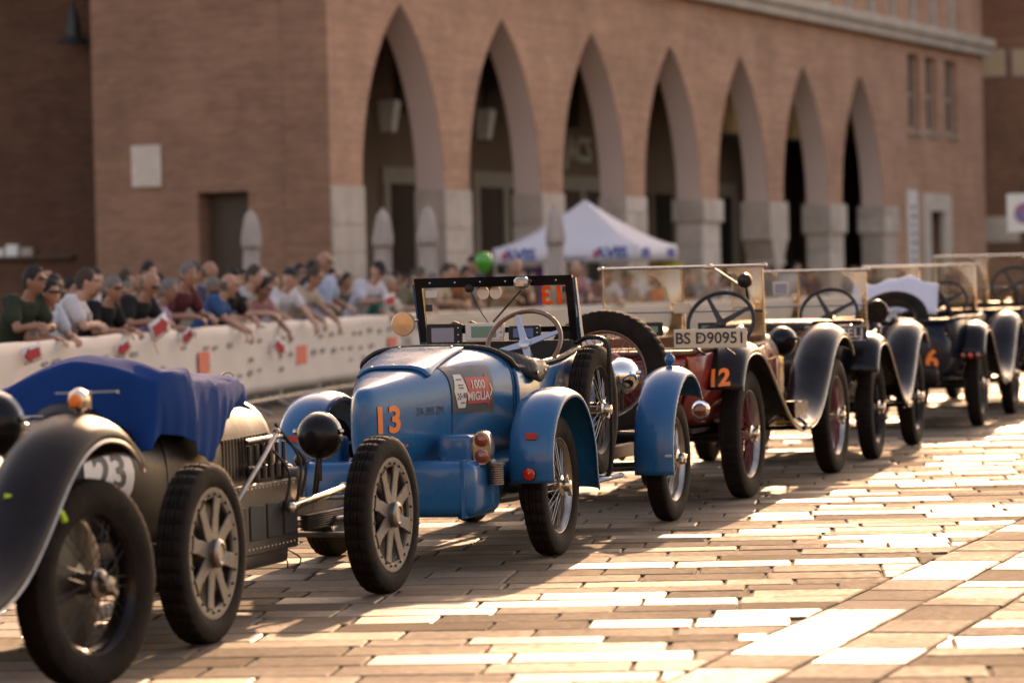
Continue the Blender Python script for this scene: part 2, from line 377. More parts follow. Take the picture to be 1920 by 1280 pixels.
def stone_mesh(items, name):
    V = []; F = []; T = []; G = []
    for q, tone, gl in items:
        vs, fs = stone_geo(q, rs.uniform(-0.002, 0.002), rs.gauss(0, 0.0018), rs.gauss(0, 0.0022))
        o = len(V); V += vs; F += [tuple(i+o for i in f) for f in fs]; T += [tone]*len(fs); G += [gl]*len(fs)
    me = bpy.data.meshes.new(name); me.from_pydata(V, [], F)
    a = me.attributes.new('tone', 'FLOAT', 'FACE'); a.data.foreach_set('value', T)
    a = me.attributes.new('gloss', 'FLOAT', 'FACE'); a.data.foreach_set('value', G)
    me.materials.append(MATS['paving_stone']); return me
def inview(q):
    cx = sum(p[0] for p in q)/len(q); cy = sum(p[1] for p in q)/len(q)
    if cy < 13.2: return -1
    if abs(cx) > 0.15*cy+0.2: return -1
    lim = (cx+2.2-0.306*(cy-14))           # right-hand side of the row of cars shows most
    return abs(area(q))/cy**3*(1.0 if lim > 0.5 else 0.3)
stones.sort(key=lambda s: -inview(s[0]))
for st in stones[:298]:
    me = stone_mesh([st], 'paving_stone'); o = bpy.data.objects.new('paving_stone', me); COL.objects.link(o); o.parent = paving
rest = bpy.data.objects.new('paving_stones_beyond', stone_mesh(stones[298:], 'paving_stones_beyond')); COL.objects.link(rest); rest.parent = paving; rest['kind'] = 'stuff'

# ------------------------------------------------------------------ arcade building (local x along the facade, y into the building)
BC = (-3.4918, 70.0, 0.0); BROT = radians(68)
bld = thing('arcade_building', 'long brick building with a row of seven tall pointed arches and pale stone piers', 'building', BC, BROT)
P0, AW, PITCH, ZC, ZA, TH, ZR, LEN = 1.53, 4.17, 5.57, 3.47, 7.28, 0.65, 25.0, 51.4
ar_r = ((AW/2)**2+(ZA-ZC)**2)/AW; tmax = math.acos((ar_r-AW/2)/ar_r); NA = 14
def arch_pts(x0):
    L_ = [(x0+ar_r-ar_r*cos(tmax*k/NA), ZC+ar_r*sin(tmax*k/NA)) for k in range(NA+1)]
    return L_ + [(2*x0+AW-a, b) for a, b in L_[::-1][1:]]
wall = MB(); intr = MB()
xs = 0.0
for k in range(7):
    x0 = P0+PITCH*k
    wall.box(xs, x0, 0, TH, ZC, 8.5)
    pts = arch_pts(x0)
    for (a, za), (b, zb) in zip(pts[:-1], pts[1:]):
        wall.add([(a, 0, za), (b, 0, zb), (b, 0, 8.5), (a, 0, 8.5), (a, TH, za), (b, TH, zb), (b, TH, 8.5), (a, TH, 8.5)], [(0, 1, 2, 3), (7, 6, 5, 4)])
    intr.loft([[(a, 0.012, z) for a, z in pts], [(a, TH-0.012, z) for a, z in pts]], closed=False)
    xs = x0+AW
wall.box(xs, 41.9, 0, TH, ZC, 8.5); wall.box(39.11+1.45, 43.9, 0.0, TH, 0, ZC)
WX = [(42.25, 43.6), (44.3, 45.65), (46.68, 48.1)]
cuts = [41.9, 42.25, 43.6, 44.3, 45.65, 46.68, 48.1, LEN]
wall.box(41.9, LEN, 0, TH, 3.95, 5.8); wall.box(41.9, LEN, 0, TH, 8.18, 8.5)
for a, b in ((41.9, 42.25), (43.6, 44.3), (45.65, 46.68), (48.1, LEN)): wall.box(a, b, 0, TH, 5.8, 8.18)
wall.box(46.2, LEN, 0, TH, 0, 3.95); wall.box(43.9, 46.2, 0, TH, 3.35, 3.95); wall.box(41.9, 43.9, 0, TH, ZC, 3.95)
wo = wall.build('wall', 'facade_brick', bld, angle=20)
io = intr.build('arch_soffit', 'plaster', bld, angle=50)
# upper storey: brick piers between the windows, solid above
up = MB(); UW = []
x = 1.0; up.box(0, 1.0, 0, 0.5, 9.05, 11.9)
while x < 47.6:
    UW.append((x, x+1.0)); nx = x+2.31
    up.box(x+1.0, min(nx, LEN), 0, 0.5, 9.05, 11.9); x = nx
up.box(x, LEN, 0, 0.5, 9.05, 11.9) if x < LEN else None
up.box(0, LEN, 0, 0.5, 11.9, ZR); up.box(0.66, LEN-0.02, 0.52, 20, 8.52, ZR-0.02)
up.build('upper_wall', 'facade_brick', bld, angle=20)
for a, b in UW:
    if a < 22: continue
    f = MB(); f.box(a+0.02, a+0.16, 0.05, 0.42, 9.06, 11.9); f.box(b-0.16, b-0.02, 0.05, 0.42, 9.06, 11.9); f.box(a+0.16, b-0.16, 0.05, 0.42, 9.06, 9.2); f.box(a+0.16, b-0.16, 0.2, 0.3, 10.4, 10.47)
    wn = f.build('window', 'travertine_pale', bld, angle=20)
    g = MB(); g.box(a+0.16, b-0.16, 0.36, 0.40, 9.2, 11.9); g.build('pane', 'window_dark', wn, angle=20)
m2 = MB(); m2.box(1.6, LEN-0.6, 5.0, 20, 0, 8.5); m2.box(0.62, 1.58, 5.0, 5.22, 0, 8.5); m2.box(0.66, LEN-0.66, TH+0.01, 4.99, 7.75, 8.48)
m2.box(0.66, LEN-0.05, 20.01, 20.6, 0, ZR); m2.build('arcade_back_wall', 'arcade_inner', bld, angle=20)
e = MB(); e.box(LEN-0.6, LEN, TH+0.01, 20, 0, 8.5); e.box(LEN-0.02, LEN+0.3, 0.52, 20, 8.5, ZR); e.build('end_wall', 'far_brick', bld, angle=20)
rf = MB(); rf.box(-0.3, LEN+0.4, -0.4, 20.8, ZR, ZR+0.35); rf.build('roof', 'roof_tile', bld, angle=20)
# side wall with the recessed doorway and plaque
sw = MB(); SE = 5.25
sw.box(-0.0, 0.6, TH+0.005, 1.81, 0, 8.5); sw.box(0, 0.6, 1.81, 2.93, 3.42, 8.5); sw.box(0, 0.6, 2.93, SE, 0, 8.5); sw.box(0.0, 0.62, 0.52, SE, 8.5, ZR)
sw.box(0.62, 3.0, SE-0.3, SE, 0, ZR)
sw.box(-0.05, -0.015, 0.012, TH+0.3, 0, ZR-0.5)  # thin slab carries the shade-coloured brick up to the corner
sw.build('side_wall', 'shade_side_brick', bld, angle=20)
d = MB(); d.box(0.5, 0.58, 1.83, 2.91, 0, 3.4); d.build('door', 'door_wood', bld, angle=20)
d = MB(); d.cbox(-0.07, -0.003, 3.71, 4.38, 3.56, 4.4, 0.015); d.build('plaque', 'travertine_pale', bld)
# cornice of separate stones
x = -0.25
while x < LEN+0.25:
    b = min(x+2.4, LEN+0.25); c = MB(); c.cbox(x+0.006, b-0.006, -0.3, 0.02, 8.5, 8.78, 0.02); c.cbox(x+0.006, b-0.006, -0.42, 0.02, 8.785, 9.06, 0.02)
    c.build('cornice_stone', 'travertine', bld); x += 2.4
# piers
rp = random.Random(3)
def pier(xa, xb, split=True, cap=False):
    core = MB(); core.box(xa+0.03, xb-0.03, 0.03, TH-0.03, 0, ZC-0.01); co = core.build('stone_pier', 'travertine', bld, angle=20)
    z = 0.0; k = 0
    while z < ZC-0.05:
        h = min(rp.uniform(0.46, 0.62), ZC-z)
        if ZC-z-h < 0.25: h = ZC-z
        cut = [xa-0.03, xb+0.03] if (k % 2 == 0 or not split) else [xa-0.03, (xa+xb)/2+rp.uniform(-0.15, 0.15), xb+0.03]
        gw = (.07 if z > 2.3 else -.015) if cap else 0.0; cut[0] -= gw; cut[-1] += gw
        for a, b in zip(cut[:-1], cut[1:]):
            s = MB(); s.cbox(a+0.004, b-0.004, -0.04-gw+rp.uniform(-0.006, 0.006), TH+0.04+gw, z+0.004, z+h-0.004, 0.012)
            s.build('stone_block', rp.choice(['travertine', 'travertine_pale', 'travertine']), co)
        z += h; k += 1
pier(0.02, P0)
for k in range(7):
    if k == 4: continue
    pier(P0+PITCH*k+AW, P0+PITCH*(k+1) if k < 6 else 40.5, cap=k >= 3)
xa, xb = P0+PITCH*4+AW, P0+PITCH*5; xm = (xa+xb)/2
c = MB()
for (h0, h1, w0, w1) in ((0, 0.35, 0.62, 0.62), (0.351, 1.75, 0.42, 0.36), (1.751, 1.9, 0.45, 0.45), (1.901, 2.45, 0.40, 0.68), (2.451, ZC, 0.80, 0.80)):
    d0, d1 = min(w0, 0.42), min(w1, 0.42)
    c.loft([[(xm-w0, TH/2-d0, h0), (xm+w0, TH/2-d0, h0), (xm+w0, TH/2+d0, h0), (xm-w0, TH/2+d0, h0)], [(xm-w1, TH/2-d1, h1), (xm+w1, TH/2-d1, h1), (xm+w1, TH/2+d1, h1), (xm-w1, TH/2+d1, h1)]], cap0=True, cap1=True)
c.build('column_with_capital', 'travertine', bld, angle=20)
# three tall windows, white doorway, sign
for a, b in WX:
    f = MB(); f.box(a, b, 0.2, 0.3, 5.8, 5.95); f.box(a, a+0.09, 0.2, 0.3, 5.95, 8.18); f.box(b-0.09, b, 0.2, 0.3, 5.95, 8.18); f.box(a+0.09, b-0.09, 0.2, 0.3, 6.9, 7.0); f.cbox(a-0.1, b+0.1, -0.1, 0.19, 5.68, 5.79, 0.01)
    wn = f.build('window', 'frame_pale', bld, angle=20)
    g = MB(); g.box(a+0.09, b-0.09, 0.255, 0.275, 5.95, 6.9); g.box(a+0.09, b-0.09, 0.255, 0.275, 7.0, 8.18); g.build('pane', 'window_sky', wn, angle=20)
s = MB(); s.cbox(43.5, 44.2, -0.12, 0.1, 0, 3.9, 0.015); s.cbox(45.95, 46.65, -0.12, 0.1, 0, 3.9, 0.015); s.cbox(44.205, 45.945, -0.12, 0.1, 3.35, 3.9, 0.015)
ds = s.build('door_surround', 'travertine_pale', bld)
g = MB(); g.box(44.2, 45.95, 0.3, 0.36, 0, 3.35); g.build('door', 'door_wood', bld, angle=20)
s = MB(); s.cbox(41.75, 42.75, -0.09, -0.003, 1.2, 3.97, 0.01); sg = s.build('sign_panel', 'sign_white', bld)
for i, z in enumerate(np.arange(1.5, 3.6, 0.27)):
    t = MB(); t.box(42.05, 42.05+0.4-0.07*(i % 3), -0.094, -0.088, z, z+0.12); t.build('sign_line', 'window_dark', sg, angle=20)
# shopfronts along the arcade back wall
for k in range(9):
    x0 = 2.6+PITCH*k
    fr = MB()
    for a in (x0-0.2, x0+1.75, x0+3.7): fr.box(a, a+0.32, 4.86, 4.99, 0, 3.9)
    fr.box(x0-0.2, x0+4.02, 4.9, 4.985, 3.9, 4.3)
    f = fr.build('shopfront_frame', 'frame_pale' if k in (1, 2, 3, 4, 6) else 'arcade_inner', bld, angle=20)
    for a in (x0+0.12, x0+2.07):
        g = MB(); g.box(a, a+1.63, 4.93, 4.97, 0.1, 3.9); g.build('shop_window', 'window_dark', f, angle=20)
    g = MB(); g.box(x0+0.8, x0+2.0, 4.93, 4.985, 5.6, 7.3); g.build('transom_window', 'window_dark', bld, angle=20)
t = text_mb('JACS', 0.95, 0.03, bold=0.02); xf(t, Matrix.Translation((26.6, 4.93, 4.98)) @ Matrix.Rotation(radians(90), 4, 'X'))
t.build('shop_lettering', 'letter_pale', bld, angle=30)
for i, s_ in enumerate((8.35, 13.9)):
    q = thing('hanging_lantern', 'pale tapered lantern hanging inside the %s arch' % ('first' if i == 0 else 'second'), 'lantern', group='pale arcade lanterns')
    q.parent = None; wp = Matrix.Translation(BC) @ Matrix.Rotation(BROT, 4, 'Z') @ Vector((s_, 2.5, 0)); q.location = wp; q.rotation_euler = (0, 0, BROT)
    b = MB(); b.lathe([(0.24, 4.85), (0.36, 5.5), (0.30, 5.56)], 6); b.build('shade', 'lantern_white', q, angle=20)
    b = MB(); b.tube([(0, 0, 5.5), (0, 0, 7.74)], 0.02, 6); b.build('rod', 'iron_dark', q)
for i, (s_, z0) in enumerate(((31.65, 5.5), (37.75, 5.52), (43.9, 5.55))):
    q = thing('hanging_lantern', 'tall ribbed ochre lantern hanging inside the %s arch' % ('fifth', 'sixth', 'last')[i], 'lantern', group='ochre arcade lanterns')
    wp = Matrix.Translation(BC) @ Matrix.Rotation(BROT, 4, 'Z') @ Vector((s_, 2.5, 0)); q.location = wp; q.rotation_euler = (0, 0, BROT)
    b = MB(); rings = []
    for z in (z0, z0+0.6, z0+1.25): rings.append([((0.44+0.04*(j % 2))*cos(2*pi*j/32), (0.44+0.04*(j % 2))*sin(2*pi*j/32), z) for j in range(32)])
    b.loft(rings, cap0=True, cap1=True); b.build('shade', 'ochre_glass', q, angle=20)
    b = MB(); b.tube([(0, 0, z0+1.2), (0, 0, 7.74)], 0.02, 6); b.build('rod', 'iron_dark', q)
    b = MB(); b.lathe([(0.50, z0-0.06), (0.50, z0-0.005)], 24); b.build('rim', 'iron_dark', q)

# ------------------------------------------------------------------ house on the left, shade put into its brick colour, set back, and the far house on the right
BM = Matrix.Translation(BC) @ Matrix.Rotation(BROT, 4, 'Z')
lh = thing('brick_house', 'shade-toned brown brick house front behind the crowd with a lantern on an iron bracket', 'building', BM @ Vector((1.5, SE, 0)), BROT)
b = MB(); b.box(0, 10, 0.01, 22, 0, 22); b.build('wall', 'shade_left_brick', lh, angle=20)
b = MB(); b.cbox(-0.16, -0.005, 1.3, 3.4, 2.2, 2.26, 0.01); sh = b.build('shelf', 'door_wood', lh)
for y_, h_, m_ in ((3.1, 0.17, 'sign_white'), (2.75, 0.25, 'sign_white'), (2.4, 0.18, 'frame_pale')):
    b = MB(); b.cbox(-0.15, -0.02, y_-0.14, y_+0.14, 2.265, 2.265+h_, 0.01); b.build('box_sign', m_, sh)
ln = thing('wall_lantern', 'dark bell shaped iron lantern on a bracket above the crowd', 'lantern', BM @ Vector((1.5, SE+0.95, 0)), BROT)
b = MB(); b.tube([(-0.02, -0.55, 6.2), (-0.06, -0.55, 7.4)], 0.035, 8); b.tube([(-0.05, -0.55, 7.3), (-0.5, -0.2, 7.55), (-0.55, 0.0, 7.4)], 0.025, 8)
for z in (6.28, 6.6): b.ell((-0.04, -0.55, z), (0.06, 0.06, 0.08), 10, 6)
b.build('bracket', 'iron_dark', ln)
b = MB(); b.lathe([(0.34, 6.6), (0.30, 6.66), (0.17, 6.75), (0.13, 7.1), (0.03, 7.4)], 16, Matrix.Translation((-0.5, 0.0, 0))); b.build('shade', 'iron_dark', ln)

fh = thing('far_brick_house', 'dark red brick house closing the square beyond the arcade', 'building', (13.0, 123.0, 0), radians(-4))
b = MB(); b.box(-6, 40, 0, 14, 0, 16); b.build('wall', 'far_brick', fh, angle=20)
for i, (a, z) in enumerate(((3.4, 8.1), (4.45, 8.1))):
    f = MB(); f.box(a, a+0.85, -0.04, 0.02, z, z+0.95); wn = f.build('window', 'frame_pale', fh, angle=20)
    g = MB(); g.box(a+0.06, a+0.79, -0.06, -0.045, z+0.06, z+0.89); g.build('pane', 'gold_reflection_pane', wn, angle=20)
b = MB(); b.cbox(3.3, 4.6, -0.12, -0.01, 2.4, 3.3, 0.02); b.build('plaque', 'travertine', fh)
b = MB(); b.cbox(4.9, 6.4, -0.3, -0.01, 5.2, 5.5, 0.02); b.build('string_course', 'travertine', fh)
rsn = thing('road_sign', 'white road sign panel with blue and red disc on a pole', 'sign', (11.0, 76.0, 0), radians(-8))
b = MB(); b.lathe([(0.03, 0), (0.03, 3.4)], 10); b.build('pole', 'iron_dark', rsn)
b = MB(); b.cbox(-0.36, 0.36, -0.06, -0.035, 2.28, 3.1, 0.01); pn = b.build('panel', 'sign_white', rsn)
RX = Matrix.Rotation(radians(90), 4, 'X')
b = MB(); b.lathe([(0.22, 0.0), (0.22, 0.008)], 28, Matrix.Translation((0.02, -0.062, 2.68)) @ RX); b.build('disc', 'sign_blue', pn)
b = MB(); b.tube([(0.02+0.2*cos(a), -0.074, 2.68+0.2*sin(a)) for a in np.linspace(0, 2*pi, 29)[:-1]], 0.02, 6, closed=True); b.box(-0.03, 0.03, -0.012, 0, -0.18, 0.18, Matrix.Translation((0.02, -0.066, 2.68)) @ Matrix.Rotation(radians(-45), 4, 'Y')); b.build('red_ring', 'sign_red', pn)

# unseen house row added behind the camera: darkens reflections, blocks sky, bounces warm light
mat('ochre_plaster', (0.36, 0.24, 0.15), 0.9, var=0.5, vscale=0.4, col2=(0.27, 0.17, 0.10))
for nm, lb, lc, rz, wdt, hgt in (('unseen_house_row', 'unseen long plastered house row added behind the camera for its light', (0, -34, 0), 0.0, 120, 15),):
    ph = thing(nm, lb, 'building', lc, rz)
    b = MB(); b.box(-wdt/2, wdt/2, -12, 0, 0, hgt); b.build('wall', 'ochre_plaster', ph, angle=20)
    b = MB(); b.box(-wdt/2-.4, wdt/2+.4, -12.4, .5, hgt+.002, hgt+.5); b.build('roof', 'roof_tile', ph, angle=20)
    for k in range(18):
        for z in (1.0, 5.2, 9.4):
            x = -wdt/2+3.2+6.5*k; f = MB(); f.box(x, x+1.5, .002, .08, z, z+2.3); wn = f.build('window', 'frame_pale', ph, angle=20); g = MB(); g.box(x+.15, x+1.35, .082, .10, z+.15, z+2.15); g.build('pane', 'window_dark', wn, angle=20)
# ------------------------------------------------------------------ car toolkit (local x forward, y left, z up)
mat('tyre_rubber', (0.010, 0.0085, 0.0075), 0.8, var=0.7, vscale=7, col2=(0.030, 0.022, 0.017), bump=0.25, bscale=60, spec=0.10)
def paint(name, col, dirt, coat=0.9, rough=0.32, dv=0.35, spec=0.5): return mat(name, col, rough, coat=coat, var=dv, vscale=3.2, col2=dirt, rvar=0.10, bump=0.03, bscale=5, spec=spec)
paint('blue_paint', (0.001, 0.105, 0.245), (0.006, 0.105, 0.225), dv=0.5, coat=0.3, rough=0.26, spec=0.3)
paint('black_paint', (0.008, 0.007, 0.008), (0.022, 0.017, 0.014), coat=0.12, rough=0.28, spec=0.16)
paint('charcoal_paint', (0.012, 0.011, 0.013), (0.03, 0.024, 0.021), coat=0.0, rough=0.45, dv=0.6, spec=0.10)
paint('midnight_paint', (0.008, 0.011, 0.022), (0.024, 0.02, 0.02), coat=0.12, rough=0.28, spec=0.16)
paint('red_paint', (0.20, 0.016, 0.012), (0.16, 0.03, 0.02))
paint('red_wheel_paint', (0.23, 0.018, 0.016), (0.14, 0.03, 0.025), coat=0.3, rough=0.45)
mat('chrome', (0.82, 0.79, 0.74), 0.10, metal=1.0, rvar=0.06, vscale=9)
mat('nickel', (0.62, 0.54, 0.44), 0.22, metal=1.0, rvar=0.1, vscale=9, var=0.3, col2=(0.3, 0.25, 0.2))
mat('cast_alloy', (0.13, 0.112, 0.095), 0.55, metal=0.4, var=0.6, vscale=14, col2=(0.16, 0.135, 0.11), bump=0.2, bscale=60)
mat('steel_grey', (0.30, 0.27, 0.24), 0.4, metal=0.9, var=0.5, vscale=16, col2=(0.1, 0.08, 0.065))
mat('oily_metal', (0.06, 0.05, 0.042), 0.45, metal=0.5, var=0.6, vscale=20, col2=(0.015, 0.012, 0.01))
mat('leather_black', (0.010, 0.009, 0.009), 0.5, spec=0.3, var=0.4, col2=(0.03, 0.025, 0.022), bump=0.35, bscale=45)
mat('leather_brown', (0.09, 0.05, 0.03), 0.55, var=0.4, bump=0.3, bscale=45)
mat('black_matt', (0.012, 0.011, 0.01), 0.7)
mat('rim_wood', (0.20, 0.085, 0.028), 0.35, coat=0.5, var=0.5, vscale=20)
mat('mahogany', (0.15, 0.055, 0.02), 0.35, coat=0.4, var=0.4, vscale=12)
mat('alu_spoke', (0.50, 0.52, 0.56), 0.35, metal=0.8)
mat('orange_vinyl', (0.90, 0.21, 0.03), 0.5); mat('white_vinyl', (0.62, 0.58, 0.52), 0.5, var=0.2); mat('cream_plate', (0.62, 0.52, 0.38), 0.5, var=0.2)
mat('red_vinyl', (0.50, 0.035, 0.025), 0.45, var=0.2); mat('dark_vinyl', (0.055, 0.05, 0.053), 0.4, var=0.3); mat('grey_vinyl', (0.11, 0.105, 0.115), 0.5)
vinyl_glass('orange_glass_vinyl', (0.55, 0.19, 0.06)); mat('ink', (0.012, 0.012, 0.014), 0.5); mat('green_vinyl', (0.02, 0.16, 0.05), 0.5); mat('lime_tape', (0.45, 0.75, 0.03), 0.5); mat('yellow_tape', (0.75, 0.55, 0.02), 0.5)
mat('lens_red', (0.55, 0.02, 0.012), 0.15, coat=1.0); mat('lens_amber', (0.22, 0.035, 0.01), 0.12, coat=1.0); mat('lens_clear', (0.5, 0.47, 0.42), 0.1, coat=1.0)
mat('screen', (0.16, 0.22, 0.30), 0.15, coat=0.5); mat('screen_green', (0.10, 0.25, 0.19), 0.2); mat('screen_blue', (0.05, 0.14, 0.35), 0.2); mat('device_white', (0.6, 0.58, 0.54), 0.4)
mat('amber_mirror', (0.42, 0.36, 0.28), 0.25, metal=0.9)
mat('silver_bead', (0.45, 0.42, 0.38), 0.3, metal=0.8, var=0.5, vscale=12, col2=(0.15, 0.12, 0.1))
mat('plate_black', (0.02, 0.022, 0.03), 0.4)
mat('flag_red', (0.5, 0.04, 0.04), 0.7); mat('flag_blue', (0.03, 0.05, 0.25), 0.7)
glass_mat('windscreen_glass', 0.007, dustcol=(0.6, 0.5, 0.42)); glass_mat('windscreen_dusty', 0.011, dustcol=(0.6, 0.5, 0.42))

WC = {}
def tyre_mesh(R, wd, r0, nb, block):
    key = ('tyre', R, wd, r0, nb, block)
    if key in WC: return WC[key]
    h = R-r0; g = 0.013 if block else 0.006
    side = [(-.33, 0.0), (-.44, .16), (-.5, .42), (-.49, .62), (-.455, .80), (-.42, .885)]
    tread = [(-.385, .945, 0.6), (-.30, .975, 1), (-.165, .99, 1), (-.155, .985, 2), (-.125, .985, 2), (-.115, .995, 1), (-.015, 1.0, 1), (-.008, .996, 2), (.008, .996, 2), (.015, 1.0, 1),
             (.115, .995, 1), (.125, .985, 2), (.155, .985, 2), (.165, .99, 1), (.30, .975, 1), (.385, .945, 0.6)]
    pr = [(a*wd, r0+b*h, 0) for a, b in side] + [(a*wd, r0+b*h, c) for a, b, c in tread] + [(-a*wd, r0+b*h, 0) for a, b in side[::-1]]
    N = nb*4; rings = []
    for j in range(N):
        an = 2*pi*j/N; ring = []
        for y, r, c in pr:
            dr = 0.0
            if c == 2: dr = -g
            elif c > 0 and j % 4 == 0: dr = -g*c
            ring.append((cos(an)*(r+dr), y, sin(an)*(r+dr)))
        rings.append(ring)
    rings.append(rings[0])
    mb = MB(); mb.loft(rings, closed=False)
    bm_me = bpy.data.meshes.new('tyre'); bm_me.from_pydata(mb.v, [], mb.f)
    bm = bmesh.new(); bm.from_mesh(bm_me); bmesh.ops.remove_doubles(bm, verts=bm.verts, dist=1e-5); bmesh.ops.recalc_face_normals(bm, faces=bm.faces); bm.to_mesh(bm_me); bm.free()
    bm_me.shade_smooth(); bm_me.set_sharp_from_angle(angle=radians(40)); WC[key] = bm_me; return bm_me
RY = Matrix.Rotation(radians(90), 4, 'X')       # lathe axis z -> -y
def ring_mb(r0, r1, y0, y1, seg=48):
    mb = MB(); mb.lathe([(r0, y0), (r1, y0), (r1, y1), (r0, y1), (r0, y0)], seg, RY, cap=False); return mb
def wire_meshes(R, wd, r0, n=44):
    key = ('wire', R, wd, r0)
    if key in WC: return WC[key]
    a = r0
    rim = MB(); rim.lathe([(a+.012, wd*.33), (a+.016, wd*.37), (a+.004, wd*.36), (a-.012, wd*.2), (a-.02, 0), (a-.012, -wd*.2), (a+.004, -wd*.36), (a+.016, -wd*.37), (a+.012, -wd*.33), (a, -wd*.2), (a-.008, 0), (a, wd*.2), (a+.012, wd*.33)], 56, RY, cap=False)
    sp = MB()
    for k in range(n):
        an = 2*pi*k/n; s = 1 if k % 2 else -1
        fl, yo, tw = ((0.052, 0.055, 0.32), (0.075, -0.05, 0.28))[(k//2) % 2]
        b = an+s*tw
        sp.tube([(fl*cos(b), -yo, fl*sin(b)), ((a-.012)*cos(an), (-.02 if yo > 0 else .02), (a-.012)*sin(an))], 0.0026, 4, caps=False)
    hub = MB(); hub.lathe([(0.08, -.07), (0.08, -.045), (0.045, -.035), (0.042, .03), (0.056, .045), (0.056, .065), (0.036, .075), (0.034, .10), (0.028, .112), (0.0, .116)], 20, RY)
    for s in (1, -1): hub.cbox(-.012, .012, -.108, -.085, 0, .072, 0.004, Matrix.Rotation(radians(25 if s > 0 else 205), 4, 'Y'))
    WC[key] = (rim.mesh('wheel'), sp.mesh('wire_spokes'), hub.mesh('hub_cap')); return WC[key]
def alloy_meshes(R, wd, r0):
    key = ('alloy', R)
    if key in WC: return WC[key]
    a = r0
    rim = MB(); rim.lathe([(a+.014, wd*.36), (a+.014, wd*.42), (a-.004, wd*.42), (a-.030, wd*.37), (a-.034, wd*.30), (a-.015, wd*.1), (a-.015, -wd*.36), (a+.014, -wd*.38), (a+.012, -wd*.3), (a+.005, 0), (a+.014, wd*.36)], 64, RY, cap=False)
    bolts = MB()
    for k in range(24):
        an = 2*pi*(k+.5)/24; rr = a-.014
        bolts.lathe([(0.0065, 0), (0.0065, .007), (0.003, .009)], 6, Matrix.Translation((rr*cos(an), -wd*.40, rr*sin(an))) @ RY)
    spk = MB(); r_in, r_out = 0.05, a-.028
    secs = []
    for r, hw, y, th in ((r_in, .036, -wd*.30, .018), (0.10, .036, -wd*.31, .014), (0.17, .031, -wd*.33, .011), (r_out, .037, -wd*.36, .010)):
        secs.append([(r, y-th*.6, -hw), (r, y-th, -hw*.88), (r, y-th, hw*.88), (r, y-th*.6, hw), (r, y+th*.4, hw*.8), (r, y+th*.4, -hw*.8)])
    spk.loft(secs, cap0=True, cap1=True)
    hub = MB(); hub.lathe([(0.098, .0), (0.095, .035), (0.076, .045), (0.062, .05), (0.062, .082), (0.055, .09), (0.044, .093), (0.036, .086), (0.0, .086)], 24, RY)
    for k in range(8):
        an = 2*pi*k/8; hub.lathe([(0.006, .044), (0.006, .054)], 6, Matrix.Translation((.062*cos(an), 0, .062*sin(an))) @ RY)
    drum = MB(); drum.lathe([(0.0, .012), (a-.05, .012), (a-.042, 0), (a-.042, -.05), (a-.06, -.06), (0.0, -.06)], 40, RY)
    WC[key] = (rim.mesh('wheel'), spk.mesh('spoke'), hub.mesh('hub_cap'), drum.mesh('brake_drum'), bolts.mesh('rim_bolts')); return WC[key]
def wheel(parent, pos, R=.385, wd=.13, kind='wire', rimc='steel_grey', spokec='steel_grey', hubc='nickel', left=False, rot=None, name='wheel', nb=44, block=False, ratio=.66):
    r0 = R*ratio
    ro = rot if rot is not None else (0, random.uniform(0, 6.28), pi if left else 0)
    if kind == 'wire':
        rim, sp, hub = wire_meshes(R, wd, r0)
        w_ = link(name, rim, rimc, parent, pos, ro)
        link('wire_spokes', sp, spokec, w_)['kind'] = 'stuff'; link('hub_cap', hub, hubc, w_)
    else:
        rim, sp, hub, drum, bolts = alloy_meshes(R, wd, r0)
        w_ = link(name, rim, rimc, parent, pos, ro)
        for k in range(8): link('spoke', sp, spokec, w_, rot=(0, 2*pi*k/8, 0))
        link('hub_cap', hub, 'steel_grey', w_); link('brake_drum', drum, 'oily_metal', w_); link('rim_bolts', bolts, 'oily_metal', w_)['kind'] = 'stuff'
    link('tyre', tyre_mesh(R, wd, r0, nb, block), 'tyre_rubber', w_)
    return w_
def fender(parent, path, y0, y1, m, crown=.045, lip=.012, beadm=None, name='fender', th=.006, n=6, flare=None):
    P = cr([(x, 0, z) for x, z in path], n); rings = []; K = 12; edge = []
    for i, p in enumerate(P):
        a = P[max(0, i-1)]; b = P[min(len(P)-1, i+1)]; d = (b-a).normalized(); nrm = Vector((-d.z, 0, d.x))
        ring = []
        f = flare(i/(len(P)-1)) if flare else 1.0
        yo = y0+(y1-y0)*f
        for k in range(K+1):
            t = k/K; o = crown*(1-abs(2*t-1)**2.4)
            ring.append(p+nrm*o+Vector((0, y0+(yo-y0)*t, 0)))
        ring.insert(0, ring[0]-nrm*lip); ring.append(ring[-1]-nrm*lip)
        rings.append(ring); edge.append(ring[-1])
    mb = MB(); mb.loft(rings, closed=False)
    f = mb.build(name, m, parent, angle=60, solid=th)
    if beadm:
        b = MB(); b.tube(edge[::2], .0075, 6); b.tube([r[0] for r in rings][::2], .006, 6); b.tube(rings[-1][::2], .0075, 6); b.build('edge_bead', beadm, f)
    return f
def sup(x, w_, zt, zb, n=2.8, m=36, yc=0.0):
    zc, hz = (zt+zb)/2, (zt-zb)/2; out = []
    for k in range(m):
        a = 2*pi*k/m; c, s = cos(a), sin(a)
        out.append((x, yc+w_*math.copysign(abs(c)**(2/n), c), zc+hz*math.copysign(abs(s)**(2/n), s)))
    return out
def interp(st, n):
    """resample stations (x, w, zt, zb, e) smoothly"""
    a = np.array(st, float); x = a[:, 0]; out = []
    P = [[Vector((v[0], v[k], 0)) for v in a] for k in range(1, 5)]
    C = [cr(p, n) for p in P]
    return [(C[0][i].x, C[0][i].y, C[1][i].y, C[2][i].y, C[3][i].y) for i in range(len(C[0]))]
def hull(st, n=5, m=36, cap0=True, cap1=True):
    mb = MB(); mb.loft([sup(x, w_, zt, zb, e, m) for x, w_, zt, zb, e in interp(st, n)], cap0=cap0, cap1=cap1); return mb
